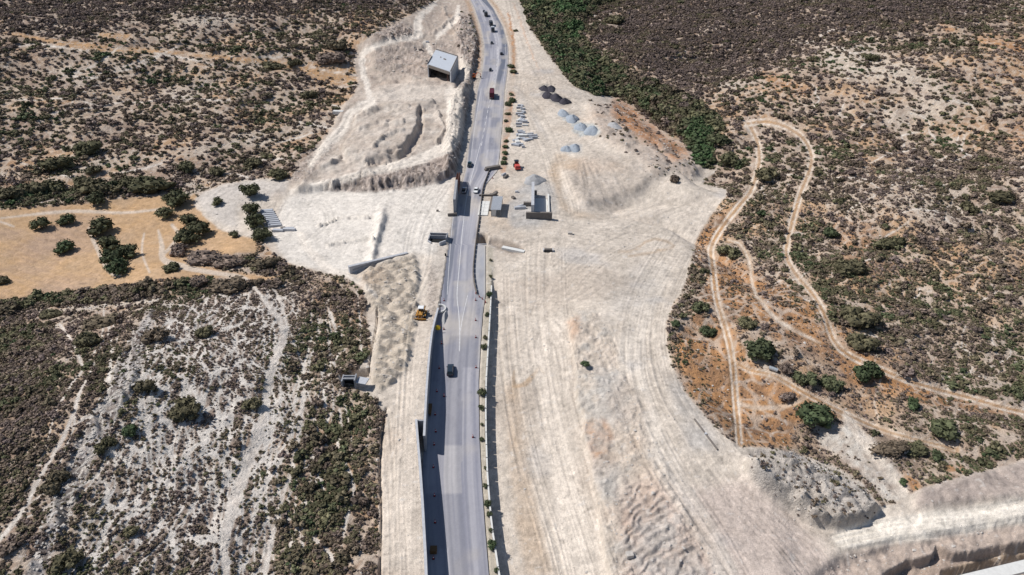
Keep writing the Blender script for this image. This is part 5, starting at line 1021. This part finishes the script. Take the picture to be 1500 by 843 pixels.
T(168,376,40,'wide dark green tree in the middle of the tree row splitting the field', tint=.8, shade=.68)
T(176,391,36,'lowest green tree of the row splitting the ochre field', tint=.88, shade=.75)
T(263,292,36,'dark tree by the gravel clearing right of the ochre field', tint=.68, shade=.68)
T(244,312,26,'thin grey green tree left of the clump beside the gravel clearing', tint=.6, shade=.95)
T(249,291,20,'small dark tree touching the left side of the gravel clearing tree', tint=.65, shade=.75)
T(277,323,30,'dark tree topping the round clump below the gravel clearing', tint=.62, shade=.68)
T(292,338,36,'broad dark tree on the right of the round clump below the clearing', tint=.64, shade=.64)
T(276,347,38,'broad dark tree at the heart of the clump below the clearing', tint=.66, shade=.68)
B(266,366,34,'grey thorny bush at the foot of the clump below the clearing', tint=.1, shade=1.1)
T(367,279,32,'lone round tree on the gravel clearing near the pale earthworks', tint=.68, shade=.72)
T(319,296,18,'small sparse tree standing alone on the grey gravel clearing', tint=.65, shade=.85)
T(345,343,16,'little dark tree alone on the orange grass under the clearing', tint=.68, shade=.8)
T(366,307,28,'top tree of the clump left of the stacked concrete slabs', tint=.66, shade=.7)
T(376,324,32,'middle tree of the clump left of the stacked concrete slabs', tint=.7, shade=.68)
T(385,343,32,'bottom tree of the clump left of the stacked concrete slabs', tint=.68, shade=.7)
B(250,391,27,'round bush alone on the pale track junction below the ochre field', tint=.6, shade=.75)
B(307,376,52,'long grey bush above the white track right of the field', tint=.12, shade=1.05, sx=1.25, hz=.6)
B(338,382,44,'grey flat bush right of the long grey bush above the white track', tint=.15, shade=1.05, sx=1.2, hz=.6)
B(293,411,30,'grey bush at the left in the row just below the white track', tint=.15, shade=1.0)
B(333,415,50,'wide bush in the row just below the white track', tint=.3, shade=.85, sx=1.2, hz=.65)
B(377,411,22,'small bush between the forks of the white track', tint=.3, shade=.9)
B(388,382,40,'dark bushy mound at the right end of the white track', tint=.35, shade=.8, sx=1.2)
B(227,270,58,'very dark large bush above the gravel clearing edge', tint=.6, shade=.6, sx=1.25, hz=.7)
B(192,267,32,'dark bush left of the largest dark one above the field', tint=.55, shade=.65)
B(146,270,50,'broad dark bush thicket above the middle of the field', tint=.5, shade=.68, sx=1.2, hz=.75)
B(115,267,38,'dark olive bush above the field, left of the broad thicket', tint=.55, shade=.7)
B(86,272,42,'olive bush above the field with pale rock on its right', tint=.55, shade=.75, sx=1.1)
B(53,276,38,'dark bush on the slope above the left part of the field', tint=.5, shade=.65)
B(12,285,40,'dark bush cut by the left frame edge above the field', tint=.5, shade=.62)
B(140,249,26,'small dark bush on the rocks above the broad thicket', tint=.5, shade=.65)
B(88,235,48,'large dark bush on the slope two rows above the field', tint=.55, shade=.68, sx=1.15)
B(128,217,42,'dark bush high on the left slope above the field', tint=.55, shade=.72)
B(280,242,36,'dark bush among pale rocks above the gravel clearing', tint=.6, shade=.68)
B(320,250,26,'small bush at the rocky lip above the gravel clearing', tint=.5, shade=.75)
B(373,238,30,'bush on the rocky slope above the lone clearing tree', tint=.5, shade=.72)
B(405,255,34,'dark olive bush at the corner of scrub and pale earthworks', tint=.55, shade=.7)
B(3,410,22,'bush at the left frame edge on the ochre field', tint=.5, shade=.7)
B(405,95,34,'long dark bush on the orange grass below the upper track', tint=.5, shade=.7, sx=1.4, hz=.6)
B(432,92,24,'dark bush right beside the long one on the orange grass', tint=.5, shade=.7)
B(488,84,40,'grey brown bush by the orange grass and the pale bend', tint=.1, shade=1.0, sx=1.2, hz=.7)
B(497,66,34,'dark bush above the grey brown one near the pale bend', tint=.4, shade=.7)
B(455,137,30,'dark bush on the slope under the orange grass patch', tint=.5, shade=.7)
B(150,470,46,'low dark bush on the orange patch above the rock ledge', tint=.35, shade=.85, sx=1.2, hz=.6)
B(132,497,40,'round dark bush below the orange patch by the rock ledge', tint=.5, shade=.68)
B(78,459,30,'flat dark bush on the pale strip under the field hedge', tint=.5, shade=.7, sx=1.2, hz=.6)
B(67,473,18,'small round bush under the flat one near the field hedge', tint=.45, shade=.75)
B(230,491,42,'dark grey bush on the stony slope right of the rock ledge', tint=.3, shade=.85)
B(302,484,30,'dark bush alone on the stony slope with white trails', tint=.5, shade=.75)
B(213,560,38,'dark bush hard against the rock ledge on the stony slope', tint=.45, shade=.72)
B(284,590,54,'biggest dark bush in the middle of the stony slope', tint=.5, shade=.68)
B(265,604,34,'dark bush at the left foot of the biggest slope bush', tint=.5, shade=.68)
B(190,631,26,'bright green bush on the lower stony slope', tint=.95, shade=.8)
B(155,652,34,'dark bush leaning over the rock ledge shadow', tint=.55, shade=.62)
B(85,705,46,'large dark bush left of the rock ledge, lower slope', tint=.4, shade=.75)
B(102,820,46,'dark bush at the bottom of the frame by the rock ledge', tint=.5, shade=.66)
B(370,592,32,'bush between the white trails left of the wide path', tint=.5, shade=.8)
B(195,776,24,'small bush low on the stony slope', tint=.5, shade=.85)
B(1190,606,56,'largest green tree-like bush below the fork of the right track', tint=.86, shade=.82, hz=1.0)
B(1270,545,46,'dark green bush beside the ochre bend of the right track', tint=.85, shade=.68, hz=1.0)
B(1108,508,50,'dark green bush alone right of the twin rutted track', tint=.78, shade=.7, hz=.9)
B(1180,549,38,'grey green bush left of a pair below the right track', tint=.72, shade=.92)
B(1217,560,36,'grey green bush right of a pair below the right track', tint=.72, shade=.92)
B(1153,539,24,'small dark purple bush beside the white tank', tint=.1, shade=.7)
B(1152,577,26,'grey bush inside the loop of the right track', tint=.05, shade=.95)
B(1380,624,46,'round green bush in the scrub at the right below the track', tint=.72, shade=.85)
B(1332,588,28,'green bush in orange grass under the right track', tint=.9, shade=.85)
B(1324,706,15,'bright green little bush on the orange bank above the haul road', tint=.95, shade=1.0)
B(1063,367,36,'grey green bush in the fork of two rutted tracks', tint=.55, shade=.95)
B(1027,450,30,'bush at the edge of the plain left of the twin track', tint=.7, shade=.85)
B(1036,483,26,'dark green bush below it by the twin track', tint=.8, shade=.75)
TAKEN.pop(); 
B(988,473,17,'small green bush on the lip of the pale plain', tint=.85, shade=.9)
B(857,533,15,'lone green bush on the broken bank in the pale plain', tint=.9, shade=.95)
B(1094,471,30,'grey green bush on brown grass between the rutted tracks', tint=.55, shade=.95)
B(1261,463,56,'broad dark bush right of the second rutted track', tint=.5, shade=.72, sx=1.1)
B(1265,500,46,'dark bush directly below the broad one right of the track', tint=.5, shade=.7, sx=1.1)
B(1299,351,46,'dark oval bush on the right hillside above the orange glade', tint=.55, shade=.66, sx=1.2, hz=.7)
B(1245,389,44,'dark oval bush below the orange glade on the right hillside', tint=.5, shade=.7, sx=1.2, hz=.7)
B(1460,286,40,'very dark oval bush high on the right hillside', tint=.5, shade=.6, sx=1.2, hz=.7)
B(1423,303,30,'dark bush left below the very dark oval one', tint=.5, shade=.66)
B(1218,341,26,'green bush on the orange glade of the right hillside', tint=.8, shade=.7)
B(1278,83,24,'dark bush on the pale rocky crest of the upper right hill', tint=.6, shade=.7)
B(1300,649,50,'low dark bush row left end beside the lower right track', tint=.3, shade=.8, sx=1.25, hz=.5)
B(1340,655,36,'low green bush in the row beside the lower right track', tint=.6, shade=.8, sx=1.2, hz=.6)
B(1367,664,24,'round green bush ending the row beside the lower right track', tint=.8, shade=.8)
B(1125,255,40,'grey green bush beside the top of the twin track', tint=.5, shade=.8)
B(990,262,20,'dark bush in the notch at the tip of the pale plain', tint=.2, shade=.6)
B(1070,232,34,'dark bush near the foot of the green stream belt', tint=.6, shade=.7)
B(1050,205,40,'dark green bush at the lower end of the stream belt', tint=.7, shade=.72)
B(900,30,34,'olive bush on the slope beside the upper stream belt', tint=.5, shade=.8)
# small trees along the parapet
for u, v, w, tn, lb in [(719,381,5,.6,'tiny'),(719,405,6,.6,'small dusty'),(716,431,11,.97,'bright green round'),(713,460,8,.75,'dark little'),(711,494,8,.55,'dusty brown'),(708.5,507,11,.7,'grey green round'),(706.5,574,15,.75,'largest grey green'),
        (705.5,597,10,.75,'thin feathery'),(705.5,622,6,.7,'tiny dark'),(705.5,643,8,.75,'thin dark'),(711,685,6,.7,'tiny green'),(711,711,9,.75,'little bushy'),(715,737,13,.8,'tall bushy green'),(717,752,10,.78,'small green'),(719,777,9,.75,'sparse'),(722.5,797,17,.9,'largest bright green'),(727,834,9,.8,'thin green')]:
    tree(u, v, w, f'{lb} sapling by the low right parapet, level with {"the rope fence" if 425<v<450 else "the broken bank" if v<560 else "the retaining wall notch" if v<660 else "the frame bottom"}', tint=tn, shade=.95, tall=1.25, name='roadside_tree')
# green plants on the verge of the upper road
for u, v, w, tn, lb in [(745,190,14,.98,'bright green verge bush beside the stacked concrete blocks'),(749,146,15,.8,'green verge bush at the mouth of the site entrance'),(744,152,12,.75,'darker verge bush touching the one at the site entrance'),(739,224,11,.9,'green verge bush level with the lowest gravel heap'),(738,238,11,.85,'green verge bush above the long brown block'),
        (748,97,12,.75,'green verge bush on the outside of the road bend'),(752,105,12,.7,'second green bush on the outside of the road bend'),(755,235-190,8,.6,'small verge bush high on the road bend'),(741,206,9,.8,'small green verge bush under the bright green one'),(740,215,10,.85,'verge bush between the small one and the gravel heap level'),(738,231,10,.8,'verge bush third from the long brown block'),(742,177,9,.7,'verge bush just above the bright green one'),(744,166,10,.6,'dry verge bush beside the upper block cluster'),(750,138,9,.7,'dusty bush at the corner of the site entrance')]:
    bush(u, v, w, lb, tint=tn, shade=.95, name='verge_bush')
TAKEN = np.array(TAKEN)

# scattered scrub: a survey of the hillsides
def cover(u, v, x, y):
    """how much of the ground the scrub covers, the size of plants and how green they are"""
    n1 = fbm(x, y, 24, 3, 301); n2 = fbm(x, y, 7, 3, 302)
    vein = 1-veins(x, y, u, v)
    ew = smp(M['ew'], u, v); fl = smp(M['field'], u, v)
    n3 = fbm(x, y, 5.5, 3, 304); D = (.62+.18*n1)+.6*sst(-.2, .25, n3+.15*n1+.2*n2)-.12
    D = np.where(v < 300, D+.12, D)
    D = D*(.12+.88*vein)
    D = D+smp(M['taupe'], u, v)*.5+smp(M['taupeL'], u, v)*.3
    D = D*(1-.38*smp(M['rockU'], u, v))*(1-.75*smp(M['strata'], u, v))*(1-.35*smp(M['stony'], u, v))
    D = D*(1-.85*smp(M['orange'], u, v))*(1-.62*smp(M['orangeR'], u, v))
    D = D*(1-.5*smp(M['sparse'], u, v))*(1-.9*smp(M['gravelR'], u, v))
    D = np.maximum(D, smp(M['hedge'], u, v)*1.15)
    g = smp(M['green'], u, v); D = np.maximum(D, g*1.6)
    for k, w in (('trails', 1.0), ('clear', 1.0), ('ftrk', 1)): D = D*(1-w*smp(M[k], u, v))
    D = D*(1-np.clip(ew*1.3, 0, 1))*(1-np.clip(fl*1.2, 0, 1))
    D = np.maximum(D, smp(M['bank'], u, v)*.16*(v < 110)); D = np.maximum(D, smp(M['spoil2'], u, v)*.12+smp(M['cliff'], u, v)*.10)
    xa, xb = road_x(y); D = np.where((x > xa-3) & (x < xb+2), 0, D)
    tint = np.clip(.24+.42*n1+.3*n2+.42*g+.3*smp(M['reed'], u, v)-.22*smp(M['taupe'], u, v)-.2*smp(M['taupeL'], u, v)+.12*smp(M['hedge'], u, v), 0, 1)
    return D, tint, g
def scatter(n, seed, rmin, rmax, kD, vmin, tf=0, jit=0, only=0):
    r = np.random.default_rng(seed)
    if jit:                                        # plants keep their distance from each other
        xs_, ys_ = [], []; yy = 62.0
        while yy < 760:
            c = np.interp(yy, [62, 200, 400, 760], [1.75, 2.0, 2.5, 3.1])*jit; h_ = (yy*cp+CAM_H*sp)/F*840; q = np.arange(-h_, h_, c)
            xs_.append(q+r.uniform(-.62, .62, len(q))*c); ys_.append(yy+r.uniform(-.62, .62, len(q))*c); yy += c
        x = np.concatenate(xs_); y = np.concatenate(ys_); n = len(x)
    else:
        y = np.sqrt(r.uniform(62**2, 760**2, n)) if vmin < 0 else r.uniform(60, G(0, vmin)[1], n)
        hw = (y*cp+CAM_H*sp)/F*830; x = r.uniform(-1, 1, n)*hw
    z, u, v = ground(x, y); D, tint, g = cover(u, v, x, y)
    if only: D = D*np.clip(smp(M['hedge'], u, v)+g+.55*smp(M['taupe'], u, v)+.3*smp(M['taupeL'], u, v), 0, 1)
    D = D*(1+1.6*tf*smp(M['stony'], u, v))
    keep = (r.uniform(0, 1, n) < D*kD) & (u > -90) & (u < 1590) & (v > -70) & (v < 930)
    for a, b, w in TAKEN: keep &= ~((np.hypot(u-a, (v-b)*1.2) < w*.42))
    x, y, z, u, v, D, tint, g = [q[keep] for q in (x, y, z, u, v, D, tint, g)]
    rad = rmin*(rmax/rmin)**(r.beta(1.4, 2.9, len(x)))*(.75+.5*np.clip(D, 0, 1.2))
    rad = rad*(1+.8*g)*(1-.25*smp(M['stony'], u, v))
    tint = np.clip(tint+r.normal(0, .16, len(x)), 0, 1); shade = r.uniform(.62, 1.25, len(x))*(1+.22*fbm(x, y, 14, 2, 330))*(1-.08*g)*(1-.12*smp(M['taupe'], u, v))
    return np.c_[x, y, z, rad, tint, shade, u, v, g]
near = np.array([0]); 
A = np.vstack([scatter(0, 71, .62, 2.3, 1.05, -1, jit=.97), scatter(240000, 73, .6, 2.2, .6, -1, only=1)])
# plants stay larger where the hillsides are far away; near ones are small tufts
dist = A[:, 1]; A[:, 3] *= np.interp(dist, [80, 150, 250, 450, 700], [.85, 1.1, 1.32, 1.5, 1.7])*(1+.3*smp(M['hedge'], A[:, 6], A[:, 7]))
Bt = scatter(170000, 72, .28, .9, 1.6, 250, 1)
sys_note = ('shrubs', len(A), 'tufts', len(Bt))
px = A[:, 3]*F/(A[:, 1]*cp-(A[:, 2]-CAM_H)*sp); infr = (A[:, 6] > 8) & (A[:, 6] < 1492) & (A[:, 7] > 6) & (A[:, 7] < 836)
order = np.argsort(-np.where(infr, px, 0)); top = order[:300]; rest = order[300:]
MARKS = [((20,500),'at the far left edge below the field hedge'),((110,600),'beside the goat path left of the rock ledge'),((60,760),'on the bottom left slope left of the rock ledge'),((150,520),'on the slope above the rock ledge'),((230,620),'right of the rock ledge'),((250,800),'on the stony slope near the bottom edge'),
    ((330,560),'in the middle of the stony slope'),((300,440),'at the top of the stony slope under the hedge'),((380,700),'along the broad white path near the bottom'),((400,480),'beside the broad white path near its top'),((460,500),'in the dark thicket above the culvert portal'),((470,600),'in the dark thicket left of the culvert portal'),
    ((470,680),'in the big dark thicket left of the bench'),((480,780),'at the foot of the big dark thicket'),((530,620),'on the scrub edge beside the pale bench'),((530,740),'on the scrub edge by the lower bench'),((800,40),'at the upper end of the stream belt'),((830,95),'on the stream belt beside the pale verge'),((880,70),'on the far bank of the upper stream belt'),
    ((900,130),'on the stream belt above the orange bank'),((960,150),'in the middle of the stream belt'),((1000,190),'on the lower stream belt above the gully'),((1030,235),'at the bottom tip of the stream belt'),((1150,250),'between the arms of the twin track'),((1100,430),'between the two rutted tracks'),((1250,440),'right of the second rutted track'),
    ((1400,450),'on the slope at the right edge above the ochre track'),((1400,640),'below the ochre track at the right edge'),((1300,300),'on the bare rocky part of the right hill'),((1300,100),'on the rocky crest of the upper right hill'),((60,200),'on the upper left slope above the field'),((250,180),'on the upper left slope above the gravel clearing'),((430,190),'on the slope beside the upper earthworks'),((300,50),'on the hill above the orange strip'),((300,400),'in the hedge row under the field')]
def fine(lb, u, v, tn, rad):
    m = min(MARKS, key=lambda q: (q[0][0]-u)**2+(q[0][1]-v)**2)[1]
    return f"{'broad' if rad > 2.6 else 'medium' if rad > 1.9 else 'small'} {'grey brown' if tn < .3 else 'olive' if tn < .6 else 'dark green'} scrub bush {m}"
def region(u, v, g):
    if g > .5: return ('dense green bush in the belt along the stream bed', 'green bushes along the stream belt')
    if u < 560 and v > 430: return ('low scrub bush among many on the lower left hillside', 'scrub bushes on the lower left hillside')
    if u < 760: return ('low scrub bush among many on the upper left hillside', 'scrub bushes on the upper left hillside')
    if v < 330: return ('low scrub bush among many on the upper right hillside', 'scrub bushes on the upper right hillside')
    return ('low scrub bush among many on the lower right hillside', 'scrub bushes on the lower right hillside')
for i in top:
    x, y, z, rad, tn, sh, u, v, g = A[i]; lb, gr = region(u, v, g); lb = fine(lb, u, v, tn, rad); gr = 'scrub bushes '+lb.split('bush ', 1)[1]
    o = put(SHRUBS[int(i) % 6], 'scrub_bush', (x, y, z-.12*rad), rad, random.uniform(.65, .95), tint=tn, shade=sh*.92); tag(o, lb, 'bush', gr)
def stuff(name, pts, meshes, seed, mat=None):
    me = bpy.data.meshes.new(name); n = len(pts); me.vertices.add(n); co = pts[:, :3].copy(); co[:, 2] -= .1*pts[:, 3]; me.vertices.foreach_set('co', co.astype(np.float32).ravel())
    r = np.random.default_rng(seed)
    for nm, vals in (('tint', pts[:, 4]), ('shade', pts[:, 5]), ('rz', r.uniform(0, 6.28, n))):
        a = me.attributes.new(nm, 'FLOAT', 'POINT'); a.data.foreach_set('value', vals.astype(np.float32))
    s = np.c_[pts[:, 3]*r.uniform(.85, 1.15, n), pts[:, 3]*r.uniform(.85, 1.15, n), pts[:, 3]*r.uniform(.6, .95, n)]
    a = me.attributes.new('sz', 'FLOAT_VECTOR', 'POINT'); a.data.foreach_set('vector', s.astype(np.float32).ravel())
    a = me.attributes.new('pick', 'INT', 'POINT'); a.data.foreach_set('value', r.integers(0, len(meshes), n).astype(np.int32))
    o = bpy.data.objects.new(name, me); COL.objects.link(o); tag(o, kind='stuff')
    ng = bpy.data.node_groups.new(name+'_nodes', 'GeometryNodeTree'); ng.interface.new_socket('Geometry', in_out='INPUT', socket_type='NodeSocketGeometry'); ng.interface.new_socket('Geometry', in_out='OUTPUT', socket_type='NodeSocketGeometry')
    gi = ng.nodes.new('NodeGroupInput'); go = ng.nodes.new('NodeGroupOutput'); L = ng.links.new
    ip = ng.nodes.new('GeometryNodeInstanceOnPoints'); gt = ng.nodes.new('GeometryNodeGeometryToInstance'); ip.inputs['Pick Instance'].default_value = True
    for q in reversed(meshes):
        src = bpy.data.objects.new(name+'_form', q); oi = ng.nodes.new('GeometryNodeObjectInfo'); oi.inputs['Object'].default_value = src; L(oi.outputs['Geometry'], gt.inputs[0])
    def att(nm, t):
        a = ng.nodes.new('GeometryNodeInputNamedAttribute'); a.data_type = t; a.inputs['Name'].default_value = nm; return a
    cx = ng.nodes.new('ShaderNodeCombineXYZ'); L(att('rz', 'FLOAT').outputs[0], cx.inputs['Z'])
    er = ng.nodes.new('FunctionNodeEulerToRotation'); L(cx.outputs[0], er.inputs[0])
    L(gi.outputs[0], ip.inputs['Points']); L(gt.outputs[0], ip.inputs['Instance']); L(att('pick', 'INT').outputs[0], ip.inputs['Instance Index']); L(er.outputs[0], ip.inputs['Rotation']); L(att('sz', 'FLOAT_VECTOR').outputs[0], ip.inputs['Scale']); L(ip.outputs[0], go.inputs[0])
    md = o.modifiers.new('scatter', 'NODES'); md.node_group = ng; return o
Rst = A[rest]; gm = Rst[:, 8] > .5; lm = Rst[:, 6] < 750
o = stuff('stream_thicket', Rst[gm], SHRUBS, 1); tag(o, 'dense dark green thicket filling the stream bed beside the upper road', 'thicket')
o = stuff('hillside_scrub', Rst[~gm & lm], SHRUBS, 2); tag(o, 'dark scrub scattered over the hillsides left of the road', 'scrub')
o = stuff('hillside_scrub', Rst[~gm & ~lm], SHRUBS, 3); tag(o, 'dark scrub scattered over the hillsides right of the road', 'scrub')
o = stuff('low_tufts', Bt, TUFTS, 4); tag(o, 'small dry tufts dotting the hillsides between the bushes', 'tufts')
# loose stones
def stone_mesh(seed):
    r = np.random.default_rng(seed); v, f = ICO1; q = v*(1+r.uniform(-.35, .3, (len(v), 1)))*np.array([1, .75, .55]); me = bpy.data.meshes.new('stone'); me.from_pydata(q.tolist(), [], f.tolist()); me.update(); me.materials.append(MAT['rock']); return me
STONES = [stone_mesh(i) for i in range(5)]
def stones(n, seed):
    r = np.random.default_rng(seed); y = r.uniform(62, 620, n); hw = (y*cp+CAM_H*sp)/F*800; x = r.uniform(-1, 1, n)*hw
    z, u, v = ground(x, y); ew = smp(M['ew'], u, v)
    D = .9*smp(M['strata'], u, v)+.16*smp(M['stony'], u, v)+.5*smp(M['rockU'], u, v)+.5*smp(M['heaps'], u, v)+.35*smp(M['bank'], u, v)+.35*smp(M['cliff'], u, v)+.18*smp(M['bankc'], u, v)+.25*smp(M['slopeR'], u, v)*(1-smp(M['haul'], u, v))+.3*smp(M['ridge'], u, v)+.5*smp(M['mauve'], u, v)+.08*(1-ew)+.018*ew+.3*smp(M['spoil2'], u, v)
    D = D*(1-smp(M['field'], u, v))*(1-smp(M['whitepad'], u, v)*.9)*(1-smp(M['track'], u, v)*.8); xa, xb = road_x(y); D = np.where((x > xa-.8) & (x < xb+.8), 0, D)
    k = r.uniform(0, 1, n) < D; x, y, z = x[k], y[k], z[k]; rad = .12*(6**r.beta(1.2, 3.2, len(x)))*np.interp(y, [70, 200, 400, 620], [1, 1.25, 1.9, 2.6])*(1+.5*smp(M['strata'], u[k], v[k]))
    return np.c_[x, y, z+.05, rad, rad*0, rad*0+1]
o = stuff('loose_stones', stones(150000, 91), STONES, 5); tag(o, 'pale loose stones strewn over ledges and spoil', 'stones')
